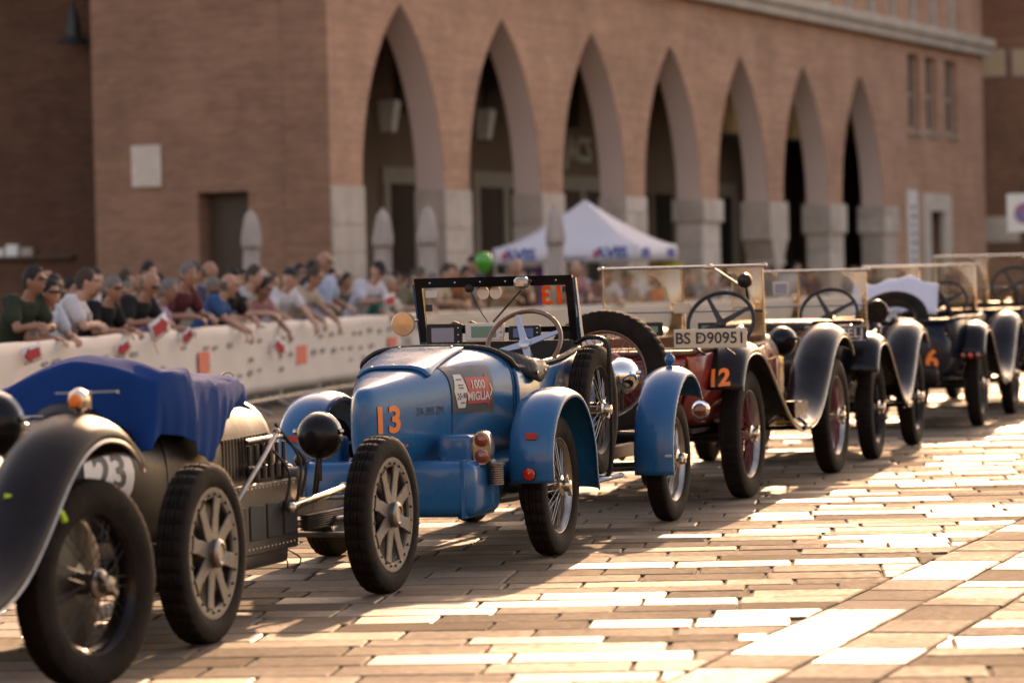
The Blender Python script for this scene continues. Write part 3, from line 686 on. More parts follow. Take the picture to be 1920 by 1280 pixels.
def tub(st, n=5):
    """open-topped side shell; stations (x, half width at top, top edge z, bottom z, half width at bottom)"""
    rings = []
    for x, w_, zt, zb, wb_ in interp(st, n):
        r = []
        for s in (1, -1):
            q = [(w_-.012, zt+.0), (w_, zt-.03), (w_+.012, zt-.2*(zt-zb)), (w_+.008, zt-.5*(zt-zb)), (wb_+.02, zb+.12*(zt-zb)), (wb_-.03, zb+.02), (wb_-.12, zb)]
            q = [(x, s*a, b) for a, b in q]
            r += q if s > 0 else q[::-1]
        rings.append(r)
    mb = MB(); mb.loft(rings, closed=False); return mb
def refine(mb, L=.025):
    bm = bmesh.new(); vs = [bm.verts.new(v) for v in mb.v]
    for f in mb.f:
        try: bm.faces.new([vs[i] for i in f])
        except ValueError: pass
    bmesh.ops.triangulate(bm, faces=bm.faces[:])
    for _ in range(4):
        es = [e for e in bm.edges if e.calc_length() > L]
        if not es: break
        bmesh.ops.subdivide_edges(bm, edges=es, cuts=1); bmesh.ops.triangulate(bm, faces=bm.faces[:])
    bm.verts.index_update(); q = MB(); q.v = [tuple(v.co) for v in bm.verts]; q.f = [tuple(v.index for v in f.verts) for f in bm.faces]; bm.free(); return q
def decal(mb, body, m, name, parent, side=-1, off_=.004, axis='y'):
    """lay a flat drawing (x, z in mb) onto the flank of a body part along the y axis"""
    bv = BVHTree.FromPolygons([v.co.copy() for v in body.data.vertices], [tuple(p.vertices) for p in body.data.polygons])
    vs = []; mb = refine(mb)
    for x, z, t in mb.v:
        if axis == 'x':          # x is the sideways coordinate, thrown forward from behind
            hit = bv.ray_cast(Vector((-4, x, z)), Vector((1, 0, 0))); p = hit[0] if hit[0] is not None else bv.find_nearest(Vector((-2, x, z)))[0]
            vs.append((p.x-off_-t, p.y, p.z)); continue
        hit = bv.ray_cast(Vector((x, side*3, z)), Vector((0, -side, 0)))
        if hit[0] is None:
            nr = bv.find_nearest(Vector((x, side*.3, z))); p = nr[0]
        else: p = hit[0]
        vs.append((p.x, p.y+side*(off_+t), p.z))
    q = MB(); q.v = vs; q.f = mb.f; return q.build(name, m, parent, angle=60)
def grid_poly(pts, n=10):
    """outline polygon filled by a fine grid of quads (star fan from the centre)"""
    mb = MB(); P = []
    k = len(pts)
    for i in range(k):
        a, b = pts[i], pts[(i+1) % k]
        for j in range(n): P.append((a[0]+(b[0]-a[0])*j/n, a[1]+(b[1]-a[1])*j/n))
    cx = sum(p[0] for p in pts)/k; cz = sum(p[1] for p in pts)/k; R_ = 5; m_ = len(P)
    rings = [[(cx+(p[0]-cx)*r/R_, cz+(p[1]-cz)*r/R_, 0) for p in P] for r in range(1, R_+1)]
    mb.loft(rings); o = len(mb.v); mb.v.append((cx, cz, 0)); mb.f += [(o, i, (i+1) % m_) for i in range(m_)]
    return mb
def lamp(parent, pos, r, m='black_paint', ring='chrome', name='headlight', depth=1.0, rot=None):
    M = Matrix.Rotation(radians(90), 4, 'Y')      # lathe axis -> +x
    b = MB(); b.lathe([(0.0, -1.05*r*depth), (.25*r, -1.02*r*depth), (.55*r, -.86*r*depth), (.8*r, -.58*r*depth), (.95*r, -.25*r*depth), (r, 0.0), (r, .12*r)], 32, M)
    o = b.build(name, m, parent, pos, rot)
    b = MB(); b.lathe([(r*1.0, .0), (r*1.06, .02), (r*1.06, .16*r), (r*.98, .2*r), (r*.98, .0)], 32, M, cap=False)
    for s in (1, -1): b.ell((0, s*r*1.06, .02), (.012, .014, .016), 8, 6)
    b.build('lamp_ring', ring, o)
    b = MB(); b.lathe([(r*.98, .14*r), (r*.7, .24*r), (0, .3*r)], 28, M); b.build('lens', 'lens_clear', o)
    b = MB(); b.tube([(0, 0, -r*.9), (0, 0, -r*.9-.12)], .014, 8); b.build('stalk', 'oily_metal', o)
    return o
def steering(parent, c, r, tilt, rimm, spokem, ns=4, thick=.013, rod=.5, rz=0.0):
    """wheel whose axis leans back; c centre"""
    M = Matrix.Translation(c) @ Matrix.Rotation(radians(tilt), 4, 'Y')   # local z = axis towards the driver
    b = MB(); b.tube([M @ Vector((r*cos(a), r*sin(a), 0)) for a in np.linspace(0, 2*pi, 41)[:-1]], thick, 8, closed=True)
    o = b.build('steering_wheel', rimm, parent)
    for k in range(ns):
        b = MB(); a = 2*pi*k/ns+rz
        Mk = M @ Matrix.Rotation(a, 4, 'Z'); b.loft([[Mk @ Vector(p) for p in ((.02, -.022, -.018), (.02, .022, -.018), (.02, .022, -.010), (.02, -.022, -.010))], [Mk @ Vector(p) for p in ((r, -.011, -.003), (r, .011, -.003), (r, .011, .004), (r, -.011, .004))]], cap0=True, cap1=True); b.build('spoke', spokem, o)
    b = MB(); b.lathe([(.034, -.025), (.034, .0), (.025, .008), (0, .01)], 20, M); b.tube([M @ Vector((0, 0, -.01)), M @ Vector((0, 0, -rod))], .016, 8); b.build('hub', spokem, o)
    return o
def chassis(parent, x0, x1, yh, z0, z1, m='oily_metal', name='frame_rail'):
    for s in (1, -1):
        b = MB(); b.cbox(x0, x1, s*yh-.025, s*yh+.025, z0, z1, .006); b.build(name, m, parent)
def axle(parent, x, z, yh, r=.028, drop=0.0, m='oily_metal', drum=.15, name='axle', drumm='oily_metal'):
    b = MB(); b.tube(cr([(x, -yh, z), (x, -yh*.75, z-drop), (x, 0, z-drop), (x, yh*.75, z-drop), (x, yh, z)], 5), r, 10); a = b.build(name, m, parent)
    for s in (1, -1):
        if drum:
            d = MB(); d.lathe([(0.0, -.03), (drum, -.03), (drum, .03), (drum*.9, .04), (0, .04)], 28, Matrix.Translation((x, s*(yh-.05), z)) @ RY); d.build('brake_drum', drumm, a)
        sp = MB()
        for k in range(4):
            L_ = .42-.08*k; sp.tube([(x-L_, s*(yh*.6), z+.07-.01*k), (x, s*(yh*.6), z+.03-.012*k), (x+L_, s*(yh*.6), z+.07-.01*k)], .008, 4)
        sp.build('leaf_spring', m, a)
    return a
def windscreen(parent, x, zb, zt, yh, rake, frame, glass, r=.011, split=True, mid=None, posts=True):
    xt = x-rake
    b = MB(); b.tube([(x, yh, zb), (xt, yh, zt), (xt, -yh, zt), (x, -yh, zb)], r, 8)
    b.tube([(x, yh, zb+.01), (x, -yh, zb+.01)], r*.8, 8)
    fr = b.build('windscreen_frame', frame, parent)
    if split: b = MB(); b.tube([(x, 0, zb), (xt, 0, zt)], r, 6); b.build('centre_post', frame, fr)
    if mid: b = MB(); xm = x+(xt-x)*mid; zm = zb+(zt-zb)*mid; b.tube([(xm-.004, yh, zm), (xm-.004, -yh, zm)], r*.7, 6); b.build('cross_bar', frame, fr)
    for (ya, yb) in (((yh-.005, .008), (-.008, -yh+.005)) if split else ((yh-.005, -yh+.005),)):
        g = MB(); g.add([(x, ya, zb+.01), (x, yb, zb+.01), (xt, yb, zt-.008), (xt, ya, zt-.008)], [(0, 1, 2, 3)]); g.build('pane', glass, fr, solid=.005)
    return fr
def flat_text(txt, size, M, m, name, parent, bold=0.0, flip=False, spacing=1.0, depth=.001):
    t = text_mb(txt, size, depth, bold=bold, flip=flip, spacing=spacing); xf(t, M); return t.build(name, m, parent, angle=30)
BACK = Matrix(((0, 0, -1, 0), (-1, 0, 0, 0), (0, 1, 0, 0), (0, 0, 0, 1)))     # drawing xy -> faces rearwards (-x), reads left to right from behind
RIGHT = Matrix(((1, 0, 0, 0), (0, 0, -1, 0), (0, 1, 0, 0), (0, 0, 0, 1)))    # drawing xy -> faces -y
def heading(a): return radians(90-a)
# ------------------------------------------------------------------ blue boat-tailed roadster
def sticker_1000(cx, cz, s, body, parent, side=-1, full=True):
    """red arrow sticker (with its white hexagon) laid on a flank; s = width of the arrow"""
    if full:
        bg = decal(grid_poly([(cx-.93*s, cz-.47*s), (cx+.62*s, cz-.47*s), (cx+.62*s, cz+.53*s), (cx-.93*s, cz+.53*s)], 8), body, 'dark_vinyl', 'race_sticker', parent, side, .003)
        hx = decal(grid_poly([(cx-.86*s, cz), (cx-.75*s, cz+.36*s), (cx-.50*s, cz+.36*s), (cx-.38*s, cz), (cx-.50*s, cz-.36*s), (cx-.75*s, cz-.36*s)], 4), body, 'white_vinyl', 'hexagon_badge', bg, side, .006)
        q = MB()
        for i in range(4):
            for j in range(3):
                if (i+j) % 2 == 0: q.box(cx-.76*s+i*.04*s, cx-.73*s+i*.04*s, cz-.18*s+j*.05*s, cz-.14*s+j*.05*s, 0, .0005)
        for k, zz in enumerate((.24, .12, .06, -.26)): q.box(cx-(.72-.02*k)*s, cx-(.54-.01*k)*s, cz+zz*s, cz+(zz+.022)*s, 0, .0005)
        decal(q, body, 'ink', 'badge_print', bg, side, .0085)['kind'] = 'stuff'
        for xx, mm in ((-.555, 'green_vinyl'), (-.485, 'red_vinyl')):
            q = MB(); q.box(cx+xx*s, cx+(xx+.045)*s, cz-.15*s, cz-.04*s, 0, .0005); decal(q, body, mm, 'badge_leaf', bg, side, .0085)
        par = bg
    else: par = parent
    arw = decal(grid_poly([(cx-.42*s, cz-.28*s), (cx+.36*s, cz-.28*s), (cx+.36*s, cz-.36*s), (cx+.56*s, cz), (cx+.36*s, cz+.36*s), (cx+.36*s, cz+.28*s), (cx-.42*s, cz+.28*s), (cx-.34*s, cz)], 4), body, 'red_vinyl', 'red_arrow', par, side, .0055)
    for t, dz in (('1000', .12), ('MIGLIA', -.13)):
        tm = text_mb(t, .26*s, 0, bold=.006*s); xf(tm, Matrix.Translation((cx, cz+dz*s, 0))); decal(tm, body, 'white_vinyl', 'arrow_lettering', par, side, .0085)
    if full:
        q = MB(); q.add([(cx+.42*s, cz+.13*s, 0), (cx+.46*s, cz+.14*s, 0), (cx+.545*s, cz, 0), (cx+.50*s, cz, 0), (cx+.42*s, cz-.13*s, 0), (cx+.46*s, cz-.14*s, 0)], [(0, 1, 2, 3), (3, 2, 5, 4)]); decal(q, body, 'white_vinyl', 'arrow_tip', par, side, .0085)
    return par

cC = thing('vintage_roadster', 'blue open boat-tailed roadster with orange number 13 on its tail', 'car', (-0.419, 19.648, 0), heading(16.5), 'vintage cars queued along the square')
TS = [(-1.335, .02, .90, .62, 2.4), (-1.30, .055, .955, .58, 2.8), (-1.2, .095, .985, .56, 3.2), (-.9, .19, 1.035, .53, 3.7), (-.6, .285, 1.08, .51, 3.9), (-.3, .375, 1.125, .49, 4.0), (0.0, .45, 1.15, .48, 4.0)]
tail = hull(TS, 5, 44).build('tail', 'blue_paint', cC, angle=60)
cu = tub([(0.0, .447, 1.03, .48, .40), (.15, .462, 1.02, .47, .41), (.35, .475, 1.03, .46, .42), (.7, .485, 1.045, .45, .43), (1.0, .485, 1.075, .45, .43), (1.2, .48, 1.10, .45, .43)], 5).build('cockpit_side', 'blue_paint', cC, angle=60, solid=.012)
hull([(1.2, .478, 1.12, .46, 3.0), (1.5, .45, 1.12, .46, 3.0), (2.0, .38, 1.08, .46, 3.0), (2.45, .30, 1.04, .46, 3.0)], 4, 40).build('hood', 'blue_paint', cC, angle=60)
rad = MB(); rad.loft([sup(2.46, .31, 1.06, .42, 3.2, 36), sup(2.58, .30, 1.05, .42, 3.2, 36)], cap0=True, cap1=True); ro = rad.build('radiator', 'nickel', cC)
g = MB(); g.loft([sup(2.582, .25, 1.0, .48, 3, 30), sup(2.59, .25, 1.0, .48, 3, 30)], cap0=True, cap1=True); g.build('grille', 'black_matt', ro)
# boot lid: a raised panel that follows the top of the tail
rings = []
for x, w_, zt, zb, e in interp(TS, 8):
    if -.80 <= x <= -.13:
        yl = min(.205, w_*.86); ring = []
        for k in range(13):
            y = -yl+2*yl*k/12; zc, hz = (zt+zb)/2, (zt-zb)/2
            z = zc+hz*(1-(abs(y)/w_)**e)**(1/e); ring.append((x, y, z+.012))
        rings.append(ring)
lid = MB(); lid.loft(rings, closed=False); lo = lid.build('boot_lid', 'blue_paint', cC, angle=50, solid=.016)
for x, y in ((-.77, .12), (-.77, -.1), (-.77, 0), (-.2, .15), (-.2, -.15)):
    i = min(range(len(rings)), key=lambda k: abs(rings[k][0][0]-x)); z = min(rings[i], key=lambda p: abs(p[1]-y))[2]
    b = MB(); b.ell((x, y, z+.012), (.009, .009, .005), 8, 6); b.build('lid_screw', 'nickel', lo)
# panel seams and rivets of the tail
for xs_ in (-.62, -.02):
    x_, w_, zt_, zb_, e_ = min(interp(TS, 12), key=lambda q: abs(q[0]-xs_)); r = sup(x_, w_+.0015, zt_+.0015, zb_, e_, 60)
    b = MB(); b.tube(r, .0018, 4, closed=True); b.build('panel_seam', 'ink', tail)
rvm = MB().ell((0, 0, 0), (.0045, .0045, .003), 8, 5).mesh('rivet')
for k in range(16):
    x_, w_, zt_, zb_, e_ = interp(TS, 12)[10+3*k] if 10+3*k < len(interp(TS, 12)) else interp(TS, 12)[-1]
    hz_ = (zt_-zb_)/2; zc_ = (zt_+zb_)/2; zz = zb_+.05; yy = w_*(1-(abs(zz-zc_)/hz_)**e_)**(1/e_); link('rivet', rvm, 'nickel', tail, (x_, -yy-.001, zz))
# fairing bulge above the axle
fa = MB(); fa.ell((.08, 0, .50), (.50, .455, .27), 40, 18); fao = fa.build('axle_fairing', 'blue_paint', cC, angle=60)
# numbers and stickers
t13 = text_mb('13', .19, 0, bold=.006, spacing=1.05); t13.v = [(x*1.2, y, z) for x, y, z in t13.v]; xf(t13, Matrix.Translation((-1.185, .795, 0))); decal(t13, tail, 'orange_vinyl', 'race_number', cC, off_=.005)
tz = text_mb('ZA 393 ZM', .05, 0, spacing=1.0); tz.v = [(x*1.0, y*1.2, z) for x, y, z in tz.v]; xf(tz, Matrix.Translation((-.815, .83, 0))); decal(tz, tail, 'ink', 'registration_letters', cC)
tt = text_mb('1000 MIGLIA', .026, 0); xf(tt, Matrix.Translation((-1.08, .66, 0))); decal(tt, tail, 'orange_vinyl', 'small_lettering', cC)
sticker_1000(-.385, .925, .25, tail, cC)
bd = decal(grid_poly([(.54, .66), (.87, .66), (.87, .83), (.86, .90), (.79, .975), (.72, 1.0), (.64, .97), (.56, .90), (.54, .83)], 4), cu, 'grey_vinyl', 'start_number_badge', cC, off_=.012)
decal(grid_poly([(.545, .66), (.865, .66), (.862, .845), (.548, .845)], 6), cu, 'white_vinyl', 'badge_white', bd, off_=.014)
t47 = text_mb('47', .15, 0, bold=.004); t47.v = [(x*1.5, y, z) for x, y, z in t47.v]; xf(t47, Matrix.Translation((.705, .74, 0))); decal(t47, cu, 'ink', 'badge_number', bd, off_=.017)
tb = text_mb('1000\nMIGLIA', .03, 0); tb.v = [(x*1.4, y, z) for x, y, z in tb.v]; xf(tb, Matrix.Translation((.70, .92, 0))); decal(tb, cu, 'white_vinyl', 'badge_print', bd, off_=.015)
# padded coaming and leather flap
co = MB(); co.tube(cr([(1.18, .475, 1.11), (.8, .485, 1.065), (.35, .473, 1.042), (.15, .458, 1.032), (.03, .44, 1.04), (-.01, .41, 1.085), (-.04, .28, 1.142), (-.05, 0, 1.152), (-.04, -.28, 1.142), (-.01, -.41, 1.085), (.03, -.44, 1.04), (.15, -.458, 1.032), (.35, -.473, 1.042), (.8, -.485, 1.065), (1.18, -.475, 1.11)], 5), .018, 8)
coo = co.build('cockpit_rim', 'leather_black', cC)
fl = MB(); rings = []
for k in range(13):
    t = k/12; x = -.03+.47*t; zt = 1.135-.085*min(1, t*1.6); dr = .03+.085*sin(pi*min(1, t*1.05))**.7; yo = -.30-.185*min(1, t*2.0)**.7
    rings.append([(x, yo+.12, zt+.005), (x, yo+.05, zt+.018), (x, yo, zt+.012), (x, yo-.02, zt-.02), (x, yo-.03, zt-dr*.6), (x, yo-.032, zt-dr)])
fl.loft(rings, closed=False); flo = fl.build('leather_flap', 'leather_black', coo, angle=60, solid=.008)
for k in (6, 10):
    b = MB(); p = rings[k][4]; b.ell((p[0], p[1]-.006, p[2]), (.011, .005, .011), 8, 6); b.build('snap', 'nickel', coo)
# cockpit
b = MB(); b.box(.02, 1.2, -.42, .42, .46, .50); b.build('cockpit_floor', 'black_matt', cC)
for y in (.21, -.21):
    b = MB(); b.cbox(.08, .22, y-.19, y+.19, .55, 1.08, .05); b.build('seat_back', 'leather_black', cC)
    b = MB(); b.cbox(.2, .68, y-.19, y+.19, .52, .70, .05); b.build('seat', 'leather_black', cC)
da = MB(); da.cbox(1.14, 1.19, -.465, .465, .85, 1.16, .01); da.build('dashboard', 'black_matt', cC)
def device(y, z, w_, h_, bm, sm, name, x=1.10):
    b = MB(); b.cbox(x, x+.035, y-w_/2, y+w_/2, z-h_/2, z+h_/2, .006); o = b.build(name, bm, cC)
    b = MB(); b.box(x-.004, x-.001, y-w_*.30, y+w_*.34, z-h_*.30, z+h_*.32); b.build('display', sm, o)
    for k in range(3):
        b = MB(); b.ell((x-.002, y-w_*.42, z-h_*.3+k*h_*.3), (.004, .006, .006), 8, 6); b.build('button', 'nickel', o)
    return o
device(.305, 1.20, .215, .135, 'black_matt', 'screen', 'navigation_device')
device(.055, 1.215, .235, .105, 'device_white', 'screen_green', 'trip_meter')
device(-.185, 1.205, .19, .085, 'black_matt', 'screen_blue', 'rally_clock')
steering(cC, (.74, -.29, 1.155), .215, -56, 'rim_wood', 'alu_spoke', 4, .014, .55, radians(20))
# windscreen: heavy black frame with blue side panels
xb, xt, zb, zt = 1.24, 1.13, 1.13, 1.535; YL, YR = .485, -.475
fr = MB()
def P(u, v, o=0.0): return Vector((xb+(xt-xb)*v+o, YL+(YR-YL)*u, zb+(zt-zb)*v))
def bar(u0, u1, v0, v1, th=.014, mbx=None):
    q = [P(u0, v0, -th), P(u1, v0, -th), P(u1, v1, -th), P(u0, v1, -th), P(u0, v0, th), P(u1, v0, th), P(u1, v1, th), P(u0, v1, th)]
    mbx.add(q, [(0, 1, 2, 3), (7, 6, 5, 4), (0, 4, 5, 1), (1, 5, 6, 2), (2, 6, 7, 3), (3, 7, 4, 0)])
bar(0, 1, .86, 1.0, .016, fr); bar(0, .045, 0, .86, .016, fr); bar(.955, 1, 0, .86, .016, fr); bar(.045, .955, .19, .27, .014, fr)
fo = fr.build('windscreen_frame', 'black_paint', cC)
g = MB(); bar(.045, .955, .27, .86, .002, g); go = g.build('pane', 'windscreen_glass', fo)
for k in range(6):
    b = MB(); p = P(.1+.16*k, .93, -.017); b.ell(p, (.004, .006, .006), 8, 5); b.build('rivet', 'nickel', fo)
b = MB(); b.loft([[(1.27, .49, 1.08), (1.32, .49, 1.08), (1.32, .50, 1.08), (1.27, .50, 1.08)], [(1.13, .49, 1.50), (1.16, .49, 1.50), (1.16, .50, 1.50), (1.13, .50, 1.50)]], cap0=True, cap1=True); b.build('side_post', 'blue_paint', fo); b = MB()
b.loft([[(1.27, -.49, 1.08), (1.34, -.49, 1.08), (1.34, -.48, 1.08), (1.27, -.48, 1.08)], [(1.14, -.49, 1.52), (1.17, -.49, 1.52), (1.17, -.48, 1.52), (1.14, -.48, 1.52)]], cap0=True, cap1=True); b.build('side_post', 'blue_paint', fo)
tg = text_mb('13', .155, .001, bold=.004, flip=True); xf(tg, Matrix.Translation(P(.865, .70, .006)) @ Matrix.Rotation(radians(-15), 4, 'Y') @ BACK); tg.build('glass_number', 'orange_glass_vinyl', fo)
for (u, v, a, c_, mm) in ((.10, .77, .035, .022, 'white_vinyl'), (.945, .80, .012, .015, 'ink'), (.075, .57, .022, .02, 'ink')):
    b = MB(); p = P(u, v, -.008); b.cbox(p.x-.003, p.x+.003, p.y-a, p.y+a, p.z-c_, p.z+c_, .002); b.build('glass_sticker', mm, fo)
for u in (.43, .51):
    b = MB(); p = P(u, .77, -.005); b.lathe([(.037, 0), (.037, .002)], 20, Matrix.Translation(p) @ Matrix.Rotation(radians(-90), 4, 'Y')); b.build('round_disc', 'lens_clear', fo)
b = MB(); p = P(.70, .90, -.05); b.cbox(p.x-.06, p.x+.04, p.y-.042, p.y+.042, p.z-.035, p.z+.035, .018); b.build('wiper_motor', 'silver_bead', fo)
b = MB(); b.tube([P(.68, .80, -.03), P(.48, .35, -.02)], .006, 6); b.build('wiper_arm', 'oily_metal', fo)
b = MB(); p = P(.35, .84, -.02); b.ell(p, (.03, .03, .026), 12, 8); b.tube(cr([p, p+Vector((-.01, -.06, -.12)), p+Vector((.0, -.11, -.2)), P(.48, .29, -.02)], 6), .003, 5); b.build('sensor', 'black_matt', fo)
b = MB(); p = P(.30, .31, -.025); b.loft([[p+Vector((0, .085-.17*k/8, -.02)), p+Vector((-.02, .085-.17*k/8, -.02)), p+Vector((-.015, .085-.17*k/8, .012+.012*sin(k*1.3))), p+Vector((0, .085-.17*k/8, .014+.012*sin(k*1.3)))] for k in range(9)], cap0=True, cap1=True); b.build('cable_bundle', 'black_matt', fo)
b = MB(); b.tube([(1.2, .49, 1.29), (1.19, .57, 1.275)], .009, 8); b.lathe([(.0, -.012), (.065, -.012), (.072, 0), (.068, .006), (.0, .008)], 28, Matrix.Translation((1.17, .575, 1.27)) @ Matrix.Rotation(radians(-90), 4, 'Y')); mo = b.build('round_mirror', 'amber_mirror', cC)
# wings
RF = [(-.455, .43), (-.468, .56), (-.415, .71), (-.27, .835), (-.07, .885), (.14, .865), (.31, .76), (.42, .60), (.46, .42), (.49, .335)]
FF_ = [(2.20, .31), (2.20, .5), (2.26, .67), (2.40, .82), (2.58, .905), (2.76, .905), (2.91, .84), (3.0, .74)]
for s in (-1, 1):
    f = fender(cC, RF, s*.545, s*.785, 'blue_paint', .035, .02, None, 'rear_wing')
    b = MB(); Mx = Matrix.Translation((-.475, s*.665, .475)) @ Matrix.Rotation(radians(-90), 4, 'Y'); b.lathe([(.03, 0), (.034, .012), (.028, .02), (0, .024)], 20, Mx @ Matrix.Translation((0, 0, .03))); b.build('reflector', 'lens_red', f)
    b = MB(); b.lathe([(.037, 0), (.037, .006)], 20, Mx @ Matrix.Translation((0, 0, .028))); b.build('reflector_rim', 'ink', f)
    q = MB(); q.box(0, .008, s*.645, s*.705, .66, .695, Matrix.Translation((-.4985, 0, 0)) @ Matrix.Identity(4)); q = xf(q, Matrix.Translation((-.492+.4985, 0, 0))); q.build('arrow_sticker', 'red_vinyl', f)
    f2 = fender(cC, FF_, s*.545, s*.785, 'blue_paint', .04, .02, None, 'front_wing')
    b = MB(); b.lathe([(.012, 0), (.012, .02), (.026, .03), (.033, .05), (.028, .072), (.012, .085), (.008, .095), (0, .1)], 18, Matrix.Translation((2.66, s*.665, .945))); b.build('side_lamp', 'blue_paint', f2)
    b = MB(); b.cbox(2.165, 2.17, s*.755-.03, s*.755+.012, .42, .435, .001); b.build('white_mark', 'white_vinyl', f2)
    wheel(cC, (0, s*.64, .385), .385, .135, left=s > 0, rimc='silver_bead', spokec='silver_bead', nb=34, block=True)
    wheel(cC, (2.655, s*.64, .385), .385, .125, left=s > 0, rimc='silver_bead', spokec='silver_bead', nb=60)
    b = MB(); b.tube([(0.05, s*.42, .64), (0.0, s*.60, .62), (0, s*.66, .80)], .014, 8); b.tube([(2.6, s*.35, .55), (2.62, s*.6, .57), (2.62, s*.66, .85)], .014, 8); b.build('wing_stay', 'blue_paint', cC)
    lamp(cC, (2.72, s*.335, .90), .108, 'chrome', 'chrome')
# spare wheel on the right flank, with strap
sw_ = wheel(cC, (1.06, -.60, .755), .375, .125, rot=(0, .4, 0), rimc='oily_metal', spokec='silver_bead', name='spare_wheel', nb=34, block=True)
b = MB(); b.tube(cr([(1.2, -.47, 1.14), (1.16, -.56, 1.17), (1.1, -.68, 1.14), (1.08, -.70, .95), (1.08, -.70, .5), (1.06, -.66, .36), (1.0, -.5, .36)], 5), .014, 6); b.build('strap', 'leather_black', sw_.parent)
b = MB(); b.cbox(.75, 1.4, -.69, -.42, .345, .375, .01); b.build('running_plate', 'blue_paint', cC)
# rear apron / tank box, tail lamp, underpinnings
b = MB(); b.cbox(-.98, -.46, -.50, .50, .275, .575, .06); ap = b.build('rear_tank', 'blue_paint', cC)
for y in (-.44, .44): b = MB(); b.cbox(-.985, -.455, y-.012, y+.012, .27, .58, .004); b.build('tank_band', 'blue_paint', ap)
b = MB(); b.cbox(-.87, -.72, -.45, -.27, .555, .705, .022); b.build('tool_box', 'blue_paint', cC); b = MB(); b.cbox(-.87, -.72, .27, .45, .555, .705, .022); b.build('tool_box', 'blue_paint', cC)
b = MB(); b.loft([sup(-.83, .05, .72, .545, 2.6, 24, -.50), sup(-.78, .056, .728, .537, 2.6, 24, -.50), sup(-.70, .035, .70, .57, 2.4, 24, -.50)], cap0=True, cap1=True); tl = b.build('tail_lamp', 'nickel', cC)
for z in (.675, .590):
    b = MB(); b.lathe([(.036, 0), (.036, .006), (.02, .015), (0, .018)], 18, Matrix.Translation((-.83, -.50, z)) @ Matrix.Rotation(radians(-90), 4, 'Y')); b.build('lens', 'lens_amber', tl)
b = MB()
for k in range(9): b.tube([(-.72+.036*cos(a), -.545+.036*sin(a), .535-.012*k) for a in np.linspace(0, 2*pi, 17)[:-1]], .006, 5, closed=True)
b.cbox(-.76, -.68, -.585, -.505, .535, .55, .004); b.build('coil_hose', 'steel_grey', cC)
chassis(cC, -.9, 2.9, .36, .40, .48); axle(cC, 0, .385, .58, .04, 0, drum=.16); axle(cC, 2.655, .385, .58, .024, .04, drum=.17, name='front_axle')
b = MB(); b.tube(cr([(-.6, -.2, .33), (.4, -.3, .3), (1.5, -.36, .33), (2.2, -.34, .5)], 4), .028, 8); b.tube([(-.2, 0, .385), (1.4, 0, .42)], .035, 8); b.ell((0, 0, .385), (.14, .12, .13), 14, 10); b.box(.9, 2.3, -.2, .2, .3, .45); b.build('driveline', 'oily_metal', cC)
b = MB(); b.tube([(2.2, -.3, .34), (2.4, -.56, .34)], .016, 6); b.tube([(2.9, -.36, .44), (3.0, -.36, .40)], .02, 6); b.tube([(2.95, .36, .42), (2.95, -.36, .42)], .018, 8); b.tube([(2.3, -.36, .56), (2.35, -.60, .55)], .02, 6); b.build('steering_links', 'oily_metal', cC)['kind'] = 'stuff'

# ------------------------------------------------------------------ dark racing car under the blue cloth
cB = thing('racing_car', 'dark open-wheeled racing car with ten bolted alloy spokes wheels, half covered by a blue cloth', 'car', (-1.914, 15.275, 0), heading(17), 'vintage cars queued along the square')
cB['label'] = 'dark open-wheeled racing car with bolted alloy wheels, half under a blue cloth'
tb_ = hull([(-1.30, .02, .78, .52, 2.2), (-1.24, .06, .84, .46, 2.4), (-1.0, .16, .90, .40, 2.6), (-.6, .28, .945, .36, 2.8), (-.2, .355, .97, .34, 2.8), (.2, .37, .97, .33, 2.8)], 5, 40).build('tail', 'charcoal_paint', cB, angle=60)
hull([(.2, .372, .99, .33, 2.8), (.5, .375, 1.02, .33, 2.8), (.8, .365, 1.03, .33, 2.8)], 4, 40).build('scuttle', 'charcoal_paint', cB, angle=60)
hd = hull([(.8, .36, 1.02, .40, 3), (1.3, .30, .985, .40, 3), (1.80, .235, .945, .40, 3)], 5, 40).build('hood', 'charcoal_paint', cB, angle=60)
lv = MB()
for k in range(15):
    x = .9+.058*k; yw = -(.36-.125*(x-.8)/1.0)-.0
    lv.box(x, x+.022, yw-.004, yw+.02, .64, .82, Matrix.Translation((0, 0, 0)))
lv.build('louvers', 'charcoal_paint', hd, angle=20)['kind'] = 'stuff'
R_ = MB()
def horseshoe(x, k, n=30):
    out = []
    for j in range(n):
        a = 2*pi*j/n; c, s = cos(a), sin(a); y = .225*k*math.copysign(abs(c)**.8, c)*(1.0 if s > -.2 else 1-.12*(-s-.2)); out.append((x, y, .655+(.315 if s > 0 else .30)*k*math.copysign(abs(s)**.85, s)))
    return out
R_.loft([horseshoe(1.80, .99), horseshoe(1.81, 1.02), horseshoe(1.87, 1.01), horseshoe(1.885, .97), horseshoe(1.885, .9)], cap0=True, cap1=False); rd = R_.build('radiator_shell', 'oily_metal', cB)
b = MB(); b.loft([horseshoe(1.865, .92), horseshoe(1.875, .92)], cap0=True, cap1=True); b.build('radiator_core', 'black_matt', rd)
b = MB(); b.lathe([(.03, 0), (.034, .02), (.03, .035), (.01, .04), (.009, .07)], 16, Matrix.Translation((1.845, 0, .965))); b.tube([(1.865, .034*cos(a), 1.07+.034*sin(a)) for a in np.linspace(0, 2*pi, 25)[:-1]], .005, 6, closed=True); b.ell((1.865, 0, 1.05), (.008, .01, .03), 8, 6); b.build('radiator_cap', 'nickel', rd)
